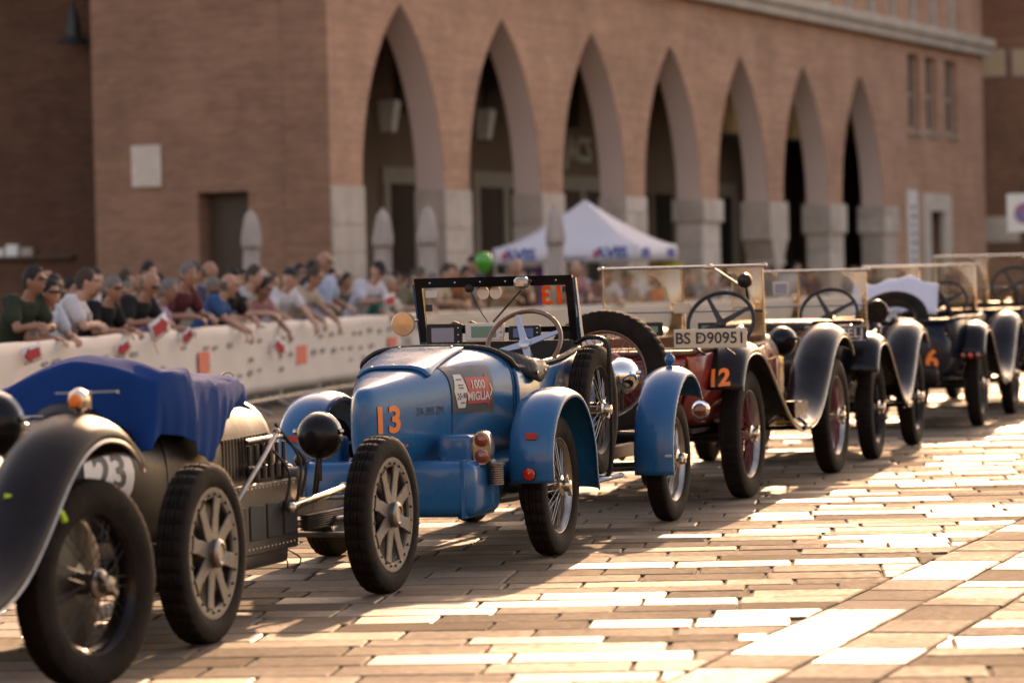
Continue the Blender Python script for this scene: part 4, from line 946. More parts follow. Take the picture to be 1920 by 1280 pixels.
# engine side dressing
es = MB(); es.cbox(.72, 1.86, -.345, -.325, .27, .60, .008); es.cbox(.6, 1.8, -.32, .32, .2, .30, .03); eo = es.build('engine_tray', 'oily_metal', cB)
rv = MB()
for k in range(22): rv.ell((.75+.05*k, -.347, .58), (.006, .004, .006), 6, 4); rv.ell((.75+.05*k, -.347, .30), (.006, .004, .006), 6, 4)
rv.build('rivet_rows', 'nickel', eo)
for k in range(5):
    b = MB(); b.cbox(.78+.22*k, .95+.22*k, -.352, -.346, .34, .50, .003); b.build('vent_slot', 'black_matt', eo)
b = MB(); b.tube(cr([(1.0, -.36, .52), (1.12, -.37, .60), (1.35, -.37, .72), (1.55, -.36, .82)], 5), .012, 8); b.ell((1.56, -.36, .83), (.018, .018, .018), 10, 6); b.build('brake_lever', 'steel_grey', cB)
b = MB()
for k, (a0, a1) in enumerate((((1.75, -.28, .86), (1.80, -.36, .46)), ((1.85, -.27, .80), (1.95, -.33, .50)), ((1.5, -.33, .78), (1.62, -.36, .44)))):
    m_ = (Vector(a0)+Vector(a1))/2+Vector((.06, -.05, .02)); b.tube(cr([a0, m_, a1], 6), .007, 6)
b.build('hoses', 'black_matt', cB)
b = MB()
for k in range(6): b.lathe([(.016, 0), (.016, .06), (.011, .065), (.011, .16)], 10, Matrix.Translation((1.25+.09*k, -.34, .62)))
b.tube([(1.2, -.345, .80), (1.8, -.30, .80)], .012, 8); b.tube([(1.2, -.35, .68), (1.84, -.30, .66)], .009, 8); b.build('engine_fittings', 'oily_metal', cB)
decal(grid_poly([(-.33+.19*cos(a), .745+.145*sin(a)) for a in np.linspace(0, 2*pi, 25)[:-1]], 1), tb_, 'white_vinyl', 'number_roundel', cB)
t23 = text_mb('23', .20, 0, bold=.004); t23.v = [(x*1.25, y, z) for x, y, z in t23.v]; xf(t23, Matrix.Translation((-.33, .745, 0))); decal(t23, tb_, 'ink', 'race_number', cB, off_=.007)
b = MB(); b.lathe([(.045, 0), (.045, .02), (.03, .03), (.012, .035), (.012, .05)], 18, Matrix.Translation((-.55, -.02, .945))); b.tube([(-.55, .09, .995), (-.55, -.13, .995)], .006, 6); b.build('filler_cap', 'nickel', cB)
b = MB(); b.ell((.0, -.0, .95), (.16, .15, .09), 20, 12); b.build('headrest', 'leather_black', cB)
steering(cB, (.38, 0, .96), .19, -65, 'rim_wood', 'alu_spoke', 4, .013, .4)
for s in (-1, 1):
    wheel(cB, (0, s*.60, .385), .385, .135, 'alloy', 'cast_alloy', 'cast_alloy', left=s > 0, nb=34, block=True, ratio=.69)
    wheel(cB, (2.345, s*.60, .385), .385, .13, 'alloy', 'cast_alloy', 'cast_alloy', left=s > 0, nb=34, block=True, ratio=.69, rot=(0, .3, (pi if s > 0 else 0)+radians(-2)))
    lamp(cB, (2.29, s*.30, .775), .112, 'black_paint', 'nickel', depth=.8)
    b = MB(); b.cbox(1.0, 2.2, s*.27-.03, s*.27+.03, .40, .48, .008); b.loft([[(2.2, s*.27-.03, .40), (2.2, s*.27+.03, .40), (2.2, s*.27+.03, .48), (2.2, s*.27-.03, .48)], [(2.75, s*.27-.02, .42), (2.75, s*.27+.02, .42), (2.75, s*.27+.02, .455), (2.75, s*.27-.02, .455)]], cap1=True); b.cbox(-.7, 1.0, s*.27-.03, s*.27+.03, .38, .46, .008); b.build('frame_rail', 'oily_metal', cB)
    b = MB()
    for k in range(7): b.cbox(1.98+.0*k, 2.72-.05*k, s*.33-.022, s*.33+.022, .40-.011*k, .409-.011*k, .002)
    b.build('leaf_spring', 'oily_metal', cB)
b = MB(); b.tube(cr([(2.345, -.54, .385), (2.345, -.40, .36), (2.345, -.25, .345), (2.345, 0, .345), (2.345, .25, .345), (2.345, .40, .36), (2.345, .54, .385)], 5), .024, 10); b.build('front_axle', 'nickel', cB)
b = MB(); b.tube([(0, -.55, .385), (0, .55, .385)], .04, 10); b.ell((0, 0, .385), (.14, .13, .14), 14, 10); b.build('rear_axle', 'oily_metal', cB)
b = MB(); b.tube([(1.62, -.40, .47), (2.32, -.42, .52)], .019, 10); b.ell((1.62, -.40, .47), (.028, .028, .028), 10, 6); b.ell((2.32, -.42, .52), (.028, .03, .028), 10, 6); b.build('drag_link', 'nickel', cB)
b = MB(); b.tube([(2.2, -.56, .30), (2.2, .56, .30)], .014, 8); b.tube([(2.3, -.56, .47), (2.3, -.28, .47)], .008, 6); b.build('track_rod', 'steel_grey', cB)
b = MB(); b.lathe([(0, 0), (.075, 0), (.075, .06), (.06, .07), (0, .07)], 20, Matrix.Translation((2.12, -.20, .56)) @ RY); b.lathe([(.05, 0), (.055, .12), (.04, .14), (0, .15)], 14, Matrix.Translation((2.22, -.14, .5))); b.cbox(2.0, 2.3, -.22, -.08, .47, .53, .01); b.tube([(2.29, -.30, .66), (2.29, -.27, .46)], .016, 8); b.ell((2.24, -.22, .66), (.03, .03, .035), 10, 8); b.build('dynamo_bracket', 'oily_metal', cB)
b = MB(); b.tube(cr([(1.9, -.25, .26), (2.0, -.3, .2), (1.95, -.28, .14)], 4), .004, 5); b.tube(cr([(1.95, -.2, .26), (2.02, -.22, .19), (2.03, -.22, .15)], 4), .004, 5); b.build('loose_wires', 'black_matt', cB)
b = MB(); b.tube(cr([(1.2, -.30, .36), (.6, -.40, .30), (-.4, -.42, .29), (-1.2, -.36, .30)], 4), .035, 10); b.build('exhaust_pipe', 'oily_metal', cB)
b = MB(); b.cbox(.9, 1.8, -.12, .12, .17, .25, .02); b.build('sump', 'steel_grey', cB)

# blue cloth draped over cockpit and hood of the racing car
mat('blue_cloth', (0.003, 0.036, 0.145), 0.85, var=0.3, vscale=4, col2=(0.006, 0.048, 0.18), bump=0.25, bscale=120, spec=0.04)
NX, NY = 96, 64
XR, XF = .06, 1.78
prof = cr([(XR, 0, 1.205), (.22, 0, 1.232), (.40, 0, 1.20), (.75, 0, 1.15), (1.2, 0, 1.12), (1.6, 0, 1.105), (XF, 0, 1.07)], 12)
px_ = [p.x for p in prof]; pz_ = [p.z for p in prof]
def hemz(x): return float(np.interp(x, [XR, .30, .85, 1.0, 1.2, XF], [.85, .835, .745, .80, .91, .96]))
def hw(x): return float(np.interp(x, [XR, .4, .9, 1.4, XF], [.385, .40, .38, .33, .28]))
V = []
def row_at(x, flap=0.0):
    zr = float(np.interp(x, px_, pz_)); w_ = hw(x); zh = hemz(x); row = []
    pk = float(np.interp(x, [XR, .5, 1.0], [.115, .07, .035]))
    L1 = w_*1.06; L2 = max(.06, zr-pk-zh); tot = L1+L2
    for j in range(NY+1):
        u = (j/NY*2-1); s = 1 if u >= 0 else -1; l = abs(u)*tot
        fold = .014*sin(6.3*x+3.0*s+2.5*sin(3.3*x))+.010*sin(13.7*x+1.3*s+1.5*sin(5*x))*(.5+.5*sin(2.9*x+1))+.003*sin(31*x+s)
        if l < L1:
            t = l/L1; y = s*w_*t; z = zr-(pk+(.03 if s > 0 else -.03)*(x < .5))*t**1.35+.010*sin(7*x+4*t)*t+.007*sin(19*x-6*t*s)*t+.004*sin(37*x+9*t)*t
        else:
            t = (l-L1)/L2; y = s*(w_+.03*t+fold*t*1.4+.014*sin(pi*t)); z = zr-pk-(.03 if s > 0 else -.03)*(x < .5)-(l-L1)+.008*t*sin(4.3*x+1)
        k_ = (l/tot)**1.2 if s < 0 else .25*(l/tot)**1.5
        row.append([XR+(x-XR)*(1-.31*k_), y, z])
    return row
base = row_at(XR)
for k in range(14):                      # rear flap hanging behind the cockpit
    t = 1-k/14.0; r = []
    for x, y, z in base:
        zb_ = .84+.03*sin(7*y); zz = z+(min(z, zb_)-z)*t
        r.append((x-.13*t**.8-.035*t*sin(13*y+1)-.03*t*sin(5*y)-.012*t*sin(29*y), y*(1+.03*t), zz))
    V.append(r)
for i in range(NX+1): V.append([tuple(p) for p in row_at(XR+(XF-XR)*i/NX)])
cl = MB(); cl.loft(V, closed=False)
clo = cl.build('cloth_cover', 'blue_cloth', None, (-1.914, 15.275, 0), (0, 0, heading(17)), angle=70, solid=.0025, sub=1)
tag(clo, 'royal blue cloth draped over the cockpit and hood of the racing car', 'cloth')
# ------------------------------------------------------------------ open tourers of the queue
def tourer(label, loc, ang, steer=0.0, drumm='oily_metal', drum=.18, wb=2.88, R=.43, track=1.35, body='black_paint', wing='black_paint', rim='steel_grey', spoke='steel_grey', seat='leather_black', bead='silver_bead',
           ws=(1.1, 1.06, 1.60, .58, .04), frame='nickel', glass='windscreen_dusty', width=.58, spare=None, top=1.05, lamps=('black_paint', .11, 1.0), st=(.72, -.32, 1.2, .225), tank=True, rearw=True, hoodtop=1.08, name='vintage_tourer', hoodm=None, hub='nickel'):
    c = thing(name, label, 'car', (*loc, 0), heading(ang), 'vintage cars queued along the square')
    yw = track/2
    tub([(-.74, width-.12, top-.03, .55, width-.2), (-.66, width-.04, top-.01, .53, width-.12), (-.4, width, top, .5, width-.09), (.2, width+.01, top, .48, width-.08), (.8, width, top-.01, .47, width-.08), (1.15, width-.02, top+.01, .47, width-.08)], 4).build('body_side', body, c, angle=60, solid=.014)
    b = MB(); b.loft([[(-.75, y, .55) for y in np.linspace(-width+.2, width-.2, 9)], [(-.80, y, .75) for y in np.linspace(-width+.13, width-.13, 9)], [(-.79, y, .93) for y in np.linspace(-width+.12, width-.12, 9)], [(-.73, y, top-.03) for y in np.linspace(-width+.12, width-.12, 9)]], closed=False)
    b.build('tail_panel', body, c, angle=60, solid=.014)
    b = MB(); b.tube(cr([(1.12, width-.02, top+.015), (.8, width, top), (-.4, width, top+.01), (-.66, width-.05, top), (-.74, width-.14, top-.02), (-.745, 0, top-.02), (-.74, -width+.14, top-.02), (-.66, -width+.05, top), (-.4, -width, top+.01), (.8, -width, top), (1.12, -width+.02, top+.015)], 4), .017, 8); b.build('coaming', seat, c)
    b = MB(); b.box(-.7, 1.2, -width+.1, width-.1, .47, .50); b.build('floor', 'black_matt', c)
    for x in (-.62, .25):
        b = MB(); b.cbox(x, x+.17, -width+.06, width-.06, .6, top+.0, .06); b.build('seat_back', seat, c)
        b = MB(); b.cbox(x+.16, x+.62, -width+.08, width-.08, .52, .72, .06); b.build('seat', seat, c)
    hm = hoodm or body
    hull([(1.13, width-.02, top+.05, .47, 3.2), (1.4, width-.06, hoodtop+.02, .47, 3.2)], 4, 36).build('scuttle', hm, c, angle=60)
    ho = hull([(1.405, width-.07, hoodtop+.012, .48, 3.2), (2.0, width-.16, hoodtop-.01, .48, 3.2), (wb-.12, .30, hoodtop-.03, .48, 3.2)], 4, 36).build('hood', hm, c, angle=60)
    lv = MB()
    for k in range(14):
        x = 1.55+.07*k; yy = float(np.interp(x, [1.405, 2.0, wb-.12], [width-.07, width-.16, .30]))
        for s in (-1, 1): lv.box(x, x+.025, s*yy-.014, s*yy+.014, .68, .90)
    lv.build('louvers', hm, ho, angle=20)['kind'] = 'stuff'
    rs_ = MB(); rs_.loft([sup(wb-.115, .315, hoodtop-.01, .44, 3.6, 36), sup(wb+.03, .315, hoodtop-.01, .44, 3.6, 36)], cap0=True, cap1=True); ra = rs_.build('radiator_shell', frame, c)
    b = MB(); b.loft([sup(wb+.032, .27, hoodtop-.06, .49, 3.6, 30), sup(wb+.04, .27, hoodtop-.06, .49, 3.6, 30)], cap0=True, cap1=True); b.build('radiator_core', 'black_matt', ra)
    b = MB(); b.lathe([(.035, 0), (.04, .02), (.03, .05), (.01, .06)], 14, Matrix.Translation((wb-.04, 0, hoodtop-.012))); b.build('radiator_cap', frame, ra)
    # wings and running boards
    k = R/.43
    RW = [(-.57*k, .72*k+.02), (-.555*k, .80*k), (-.42*k, .935*k+.02), (-.18*k, 1.0*k), (.08*k, .965*k), (.34*k, .83*k), (.62*k, .655*k), (.92*k, .49*k), (1.15*k, .43*k), (1.3*k, .42*k)]
    FW = [(wb-1.42*k, .425*k), (wb-1.15*k, .44*k), (wb-.90*k, .53*k), (wb-.68*k, .69*k), (wb-.48*k, .87*k), (wb-.30*k, .99*k), (wb-.10*k, 1.045*k), (wb+.12*k, 1.025*k), (wb+.27*k, .95*k), (wb+.33*k, .89*k)]
    c['_'] = 0; del c['_']
    wings = {}
    for s in (-1, 1):
        if rearw: wings['r', s] = fender(c, RW, s*(yw-.14), s*(yw+.14), wing, .06, .03, bead, 'rear_wing')
        wings['f', s] = fender(c, FW, s*(yw-.17), s*(yw+.125), wing, .07, .03, bead, 'front_wing')
        b = MB(); b.cbox(1.25*k, wb-1.38*k, s*yw-.16, s*yw+.13, .395*k, .425*k, .008); b.build('running_board', wing, c)
        b = MB(); b.cbox(1.32*k, wb-1.0*k, s*(yw-.15)-.01, s*(yw-.15)+.01, .42*k, .62, .005); b.build('splash_apron', wing, c)
        wheel(c, (0, s*yw, R), R, .14*k, left=s > 0, rimc=rim, spokec=spoke, nb=52, hubc=hub)
        wheel(c, (wb, s*yw, R), R, .14*k, rot=(0, random.uniform(0, 6.28), (pi if s > 0 else 0)+radians(steer)), rimc=rim, spokec=spoke, nb=52, hubc=hub)
        if lamps: lamp(c, (wb+.05, s*.30, lamps[2]), lamps[1], lamps[0], frame)
    chassis(c, -.85, wb+.35, .36, .42, .52); axle(c, 0, R, yw-.03, .045, 0, drum=drum, drumm=drumm); axle(c, wb, R, yw-.03, .026, .05, drum=drum, drumm=drumm, name='front_axle')
    b = MB(); b.ell((0, 0, R), (.16, .14, .16), 14, 10); b.tube([(0, 0, R), (1.5, 0, .46)], .04, 8); b.cbox(1.3, wb-.1, -.22, .22, .32, .5, .03); b.tube([(-.7, .25, .36), (1.4, .27, .38)], .035, 8); b.build('driveline', 'oily_metal', c)
    if tank: b = MB(); b.cbox(-.92, -.62, -.42, .42, .42, .62, .05); b.build('fuel_tank', wing, c)
    x, zb, zt, yh, rk = ws
    fr = windscreen(c, x, zb, zt, yh, rk, frame, glass, .012, True, .42)
    for s in (-1, 1): b = MB(); b.ell((x-rk, s*(yh+.012), zt), (.018, .028, .018), 10, 6); b.build('frame_knob', frame, fr)
    b = MB(); b.cbox(x-.02, x+.03, -width+.03, width-.03, top-.2, top+.06, .01); b.build('dashboard', 'mahogany' if seat == 'leather_brown' else 'black_matt', c)
    sx, sy, sz, sr = st
    steering(c, (sx, sy, sz), sr, -60, 'black_matt', 'oily_metal', 4, .015, .6, radians(30))
    return c, wings, fr

# red four-seater with black wings, number 12
cD, wD, fD = tourer('red four-seat tourer with black wings, orange number 12 and plate BS D90951', (0.904, 24.287), 17, drumm='red_wheel_paint', drum=.235, wb=2.885, R=.435, body='red_paint', rim='silver_bead', spoke='red_wheel_paint', seat='leather_brown',
    ws=(1.12, 1.03, 1.575, .585, .03), st=(.74, -.36, 1.185, .235), width=.60, top=1.02)
spD = wheel(cD, (-.92, .02, .88), .425, .145, rot=(0, 0, -pi/2), rimc='silver_bead', spokec='red_wheel_paint', hubc='red_wheel_paint', name='spare_wheel', nb=52)
b = MB(); b.tube([(-.9, .02, .88), (-.74, .02, .85)], .05, 10); b.cbox(-.80, -.74, -.3, .34, .60, .66, .01); b.build('spare_carrier', 'oily_metal', cD)
b = MB(); b.lathe([(.0, 0), (.15, 0), (.16, .02), (.15, .05), (.06, .07), (0, .07)], 28, Matrix.Translation((-.93, .02, .88)) @ Matrix.Rotation(radians(-90), 4, 'Y')); b.build('hub_disc', 'red_wheel_paint', spD.parent)
def plate(car, x, y, z, w_, h_, txt, pm, tm, size, bold=.002, border=False, sp=1.0):
    b = MB(); b.cbox(x-.006, x+.006, y-w_/2, y+w_/2, z-h_/2, z+h_/2, .004); o = b.build('number_plate', pm, car)
    flat_text(txt, size, Matrix.Translation((x-.008, y, z)) @ BACK, tm, 'plate_lettering', o, bold, spacing=sp)['kind'] = 'stuff'
    if border:
        q = MB(); q.tube([(x-.008, y-w_/2+.008, z-h_/2+.008), (x-.008, y+w_/2-.008, z-h_/2+.008), (x-.008, y+w_/2-.008, z+h_/2-.008), (x-.008, y-w_/2+.008, z+h_/2-.008)], .003, 4, closed=True); q.build('plate_border', tm, o)
    b = MB(); b.tube([(x+.004, y+.1, z-h_/2), (x+.25, y+.1, z-h_/2-.05)], .008, 6); b.tube([(x+.004, y-.1, z-h_/2), (x+.25, y-.1, z-h_/2-.05)], .008, 6); b.build('plate_bracket', 'oily_metal', car)
    return o
pD = plate(cD, -.86, -.675, 1.10, .49, .125, 'BS D90951', 'cream_plate', 'ink', .104, .0015)
flat_text('BS', .03, Matrix.Translation((-.869, -.60, 1.11)) @ BACK, 'ink', 'plate_stamp', pD)
hull([(-.72, .34, .98, .55, 3), (-.5, .50, 1.0, .52, 3), (-.2, .58, 1.0, .50, 3)], 4, 32).build('tail_deck', 'red_paint', cD, angle=60)
t = text_mb('12', .155, 0, bold=.006, flip=True); xf(t, Matrix.Translation((-.665, .83, 0)) @ Matrix.Rotation(radians(-4), 4, 'Z')); decal(t, wD['r', -1], 'orange_vinyl', 'race_number', cD, axis='x', off_=.006)
b = MB(); b.lathe([(.058, 0), (.064, .01), (.06, .025), (.05, .03)], 24, Matrix.Translation((-.80, -.585, .635)) @ Matrix.Rotation(radians(-90), 4, 'Y')); tlD = b.build('tail_lamp', 'chrome', cD)
b = MB(); b.lathe([(.05, .02), (.03, .034), (0, .04)], 20, Matrix.Translation((-.805, -.585, .635)) @ Matrix.Rotation(radians(-90), 4, 'Y')); b.build('lens', 'lens_amber', tlD)
b = MB(); b.box(0, .006, -.05, .05, -.007, .007, Matrix.Translation((-.850, -.585, .635))); b.build('lamp_bar', 'chrome', tlD)
b = MB(); b.lathe([(0, 0), (.05, 0), (.055, .02), (.05, .05), (0, .06)], 18, Matrix.Translation((1.02, -.48, 1.47)) @ Matrix.Rotation(radians(-90), 4, 'Y')); b.tube([(1.02, -.48, 1.42), (1.06, -.49, 1.3)], .01, 6); b.build('spotlight', 'black_paint', cD)
b = MB(); b.cbox(1.06, 1.09, -.06, .06, 1.245, 1.325, .006); b.build('pass_holder', 'cream_plate', fD)
for y, w_, h_, mm, sm in ((.25, .22, .10, 'black_matt', 'screen_green'), (-.22, .2, .09, 'black_matt', 'screen_green')):
    b = MB(); b.cbox(1.03, 1.07, y-w_/2, y+w_/2, 1.09, 1.09+h_, .006); o = b.build('trip_meter', mm, cD); b = MB(); b.box(1.026, 1.029, y-w_*.36, y+w_*.36, 1.115, 1.16); b.build('display', sm, o)
b = MB(); b.tube([(1.09, -.22, 1.57), (1.07, -.42, 1.44)], .009, 6); b.ell((1.08, -.2, 1.572), (.02, .04, .02), 10, 6); b.build('wiper', 'nickel', fD)
b = MB(); b.cbox(.98, .99, -.22, -.04, 1.03, 1.12, .002); o = b.build('striped_pennant', 'white_vinyl', cD)
for k in range(4): b = MB(); b.box(.972, .978, -.215+.045*k, -.193+.045*k, 1.032, 1.118); b.build('pennant_stripe', 'flag_red', o)
b = MB(); b.box(.970, .976, -.09, -.042, 1.075, 1.118); b.build('pennant_canton', 'flag_blue', o)
b = MB(); b.cbox(1.1, 1.15, -.80, -.66, .455, .475, .002); b.build('yellow_mark', 'yellow_tape', wD['f', -1]); b = MB(); b.cbox(1.35, 1.8, -.74, -.66, .435, .60, .01); b.build('battery_box', 'black_paint', cD)
# black tourer with a dark plate
cE, wE, fE = tourer('black tourer with a dark registration plate, between the red tourer and number 6', (2.2365, 28.889), 14.5, wb=2.3, R=.415, body='black_paint', rim='black_paint', spoke='black_paint', seat='leather_brown', ws=(.62, 1.03, 1.53, .56, .02), st=(.28, -.30, 1.17, .235), width=.57, top=1.0, glass='windscreen_glass')
plate(cE, -.74, -.52, 1.03, .50, .125, 'GU 3 SELJ', 'plate_black', 'white_vinyl', .105, .001, True)
b = MB(); b.cbox(-.70, -.55, -.72, -.32, 1.10, 1.135, .012); b.build('luggage_rail', 'black_paint', cE)
b = MB(); b.lathe([(0, 0), (.09, 0), (.1, .02), (.09, .10), (0, .14)], 22, Matrix.Translation((.75, -.62, 1.18)) @ Matrix.Rotation(radians(90), 4, 'Y')); b.build('horn_lamp', 'black_paint', cE)
b = MB(); b.cbox(.60, .64, .08, .22, 1.33, 1.45, .01); o = b.build('tablet', 'device_white', cE); b = MB(); b.box(.595, .599, .10, .20, 1.35, 1.43); b.build('display', 'screen', o)
b = MB(); b.loft([[(x, y, 1.02+.05*(1-(abs(y)/.56)**4)+h) for y in np.linspace(-.56, .56, 15)] for x, h in ((-.70, 0), (-.6, .05), (-.35, .07), (-.1, .05), (.05, .03))], closed=False); b.build('folded_hood', 'leather_black', cE, angle=60, solid=.02)
# dark tourer number 6 with a spare tyre lying on its tail
cF, wF, fF = tourer('midnight blue tourer with orange number 6 and a spare tyre on its tail', (3.8265, 34.479), 14.5, wb=2.75, R=.41, body='midnight_paint', rim='oily_metal', spoke='oily_metal', ws=(1.05, 1.03, 1.56, .55, .03), st=(.75, -.28, 1.2, .22), width=.60, top=1.05, glass='windscreen_glass')
tdF = hull([(-.86, .40, .95, .45, 3.2), (-.8, .50, 1.0, .45, 3.2), (-.6, .56, 1.02, .45, 3), (-.2, .585, 1.06, .48, 3)], 4, 32).build('tail_deck', 'midnight_paint', cF, angle=60)
wheel(cF, (-.66, .03, 1.02), .345, .16, rot=(radians(0), radians(0), -pi/2), rimc='oily_metal', spokec='oily_metal', name='spare_wheel', nb=52)
for ch in cF.children:
    if ch.name.startswith('spare_wheel'): ch.rotation_euler = Euler((radians(-38), 0, -pi/2))
t = text_mb('6', .25, 0, bold=.008, flip=True); xf(t, Matrix.Translation((-.36, .66, 0))); decal(t, tdF, 'orange_vinyl', 'race_number', cF, axis='x', off_=.02)
b = MB(); b.cbox(-.60, -.57, -.80, -.58, .66, .73, .015); tlF = b.build('tail_lamp', 'black_paint', wF['r', -1])
for y, mm in ((-.76, 'lens_amber'), (-.69, 'lens_red'), (-.62, 'lens_amber')):
    b = MB(); b.lathe([(.028, 0), (.022, .012), (0, .016)], 16, Matrix.Translation((-.602, y, .695)) @ Matrix.Rotation(radians(-90), 4, 'Y')); b.build('lens', mm, tlF)
# the next tourer in line
cG, wG, fG = tourer('black tourer at the head of the queue, ahead of number 6', (5.13, 38.95), 14.5, wb=2.8, R=.42, body='midnight_paint', wing='charcoal_paint', rim='oily_metal', spoke='oily_metal', ws=(.75, 1.05, 1.66, .57, .02), st=(.4, -.33, 1.32, .235), width=.60, top=1.08, glass='windscreen_glass', hoodtop=1.12)
# black car in the foreground, only its nose reaches into the picture
_a = radians(17); WBA = 2.9
cA, wA, fA = tourer('black car with wire wheels right behind the cloth-covered racing car', (-2.2616-sin(_a)*WBA, 13.69-cos(_a)*WBA), 17, wb=WBA, R=.40, track=1.3, body='black_paint', wing='charcoal_paint', rim='black_paint', spoke='oily_metal', lamps=None, hub='steel_grey', steer=-11, drum=.255, ws=(1.1, 1.03, 1.5, .5, .03), width=.52, top=1.0, hoodtop=1.0)
for s in (-1, 1): lamp(cA, (WBA+.06, s*.245, 1.005), .125, 'black_paint', 'silver_bead', depth=.75)
fw = wA['f', -1]
b = MB(); b.lathe([(.012, 0), (.016, .02), (.035, .03), (.042, .06), (.034, .09), (.012, .105), (0, .108)], 18, Matrix.Translation((WBA+.02, -.63, 1.035))); b.build('side_lamp', 'nickel', fw)
b = MB(); b.lathe([(.028, 0), (.02, .012), (0, .016)], 14, Matrix.Translation((WBA-.018, -.63, 1.095)) @ Matrix.Rotation(radians(-90), 4, 'Y')); b.build('lamp_lens', 'orange_vinyl', fw)
b = MB(); b.tube([(WBA+.05, -.52, 1.12), (WBA+.05, -.78, 1.125)], .005, 6); b.tube([(WBA+.05, -.66, 1.06), (WBA+.05, -.66, 1.13)], .008, 6); b.build('marker_rod', 'nickel', fw)
b = MB(); b.tube(cr([(WBA-.60, -.60, .86-.09), (WBA-.55, -.70, .85-.10), (WBA-.50, -.77, .80-.09), (WBA-.48, -.785, .77-.10)], 5), .012, 6); b.build('lime_mark', 'lime_tape', fw)
# white cloth over the left side of the tourer number 6
mat('white_cloth', (0.62, 0.62, 0.70), 0.9, var=0.15, bump=0.2, bscale=60)
rings = []
for i in range(22):
    x = i/21; row = []
    for j in range(26):
        t = j/25; y = .60-t*.84; z = 1.47-.13*abs(t-.45)-.02*sin(7*t)-.30*max(0, x-.35)+.015*sin(9*t+5*x)+.012*sin(21*t)
        if x < .35: z -= (.35-x)*.95
        row.append((.62+.55*(x-.35)+.012*sin(14*t), y, z-.02*sin(pi*t)))
    rings.append(row)
b = MB(); b.loft(rings, closed=False); wc = b.build('white_sheet', 'white_cloth', None, (3.8265, 34.479, 0), (0, 0, heading(14.5)), angle=70, solid=.004)
tag(wc, 'crumpled white sheet spread over the windscreen of the number 6 tourer', 'cloth')
# ------------------------------------------------------------------ crowd barriers and banner
mat('galvanised', (0.34, 0.32, 0.29), 0.45, metal=0.7, var=0.4, vscale=12)
mat('banner_white', (0.50, 0.455, 0.42), 0.75, var=0.2, vscale=2.0, col2=(0.43, 0.385, 0.35), bump=0.08, bscale=3)
mat('banner_print', (0.16, 0.14, 0.14), 0.7); mat('banner_red', (0.55, 0.09, 0.05), 0.7)
PLN = [(-4.75, 25.5), (-4.6, 27), (-4.3, 31.5), (-3.75, 36.5), (-2.98, 43), (-1.93, 49.5), (-1.2, 53), (.6, 57.5), (3, 62), (7, 69)]
_pl = cr([(x, y, 0) for x, y in PLN], 24); _cl = [0.0]
for a, b in zip(_pl[:-1], _pl[1:]): _cl.append(_cl[-1]+(b-a).length)
def along(s):
    x = np.interp(s, _cl, [p.x for p in _pl]); y = np.interp(s, _cl, [p.y for p in _pl]); return Vector((x, y, 0))
def barrier_proto():
    t = thing('crowd_barrier', 'galvanised steel crowd barrier section standing under the white banner', 'barrier', group='crowd barriers along the road')
    L = 2.24
    b = MB(); b.tube(cr([(0, 0, .10), (0, 0, .95), (.08, 0, 1.04), (L-.08, 0, 1.04), (L, 0, .95), (L, 0, .10)], 4), .019, 8); b.build('frame', 'galvanised', t)
    b = MB(); b.tube([(0, 0, .16), (L, 0, .16)], .016, 8); b.build('lower_rail', 'galvanised', t)
    me = MB().tube([(0, 0, .16), (0, 0, 1.03)], .007, 6).mesh('bar')
    for k in range(1, 18): link('bar', me, 'galvanised', t, (L*k/18, 0, 0))
    me = MB().tube(cr([(0, -.32, .02), (0, -.2, .06), (0, 0, .13), (0, .2, .06), (0, .32, .02)], 4), .017, 8).mesh('foot')
    for x in (.25, L-.25): link('foot', me, 'galvanised', t, (x, 0, 0))
    return t
def copy_tree(o, parent=None):
    c = o.copy(); COL.objects.link(c); c.parent = parent
    for ch in list(o.children): copy_tree(ch, c)
    return c
bp = barrier_proto(); s = 2.3; first = True; TOT = _cl[-1]
while s < TOT-2.3:
    a, b = along(s), along(s+2.26); d = b-a
    o = bp if first else copy_tree(bp); first = False
    o.location = (a.x, a.y, -.012); o.rotation_euler = (0, 0, atan2(d.y, d.x)); s += 2.3
rings = []; Sx = np.arange(2.3, TOT-.5, .35)
def bpt(s, off_=.034):
    a = along(s); d = (along(s+.05)-along(s-.05)).normalized(); n = Vector((d.y, -d.x, 0)); return a, d, n, a+n*off_
for s in Sx:
    a, d, n, p = bpt(s); sag = .012*sin(2*pi*s/2.3); row = []
    row.append(a-n*.03+Vector((0, 0, .98+sag)))
    row.append(a+Vector((0, 0, 1.075+sag*.4)))
    for z in np.linspace(1.05, .25, 10): row.append(p+n*(.006*sin(5*s+9*z)+.006*sin(1.7*s))+Vector((0, 0, z+sag*z)))
    rings.append(row)
b = MB(); b.loft(rings, closed=False); ban = b.build('barrier_banner', 'banner_white', None, angle=70, solid=.003)
tag(ban, 'long white sponsor banner hung along the crowd barriers', 'banner')
rb = random.Random(21)
def mark(s, z, w_, h_, m, name='banner_mark', shape='box'):
    a, d, n, p = bpt(s, .050); M = Matrix.Identity(4)
    for i in range(3): M[i][0] = d[i]; M[i][2] = -n[i]
    M[0][1] = M[1][1] = 0; M[2][1] = 1; M.translation = p+Vector((0, 0, z))
    q = MB()
    if shape == 'box': q.poly([(-w_/2, -h_/2), (w_/2, -h_/2), (w_/2, h_/2), (-w_/2, h_/2)], .002, M)
    elif shape == 'oval': q.poly([(w_/2*cos(k*pi/6), h_/2*sin(k*pi/6)) for k in range(12)], .002, M)
    else: q.poly([(-w_/2, -h_/2), (w_*.25, -h_/2), (w_/2, 0), (w_*.25, h_/2), (-w_/2, h_/2)], .002, M)
    return q.build(name, m, ban, angle=20)
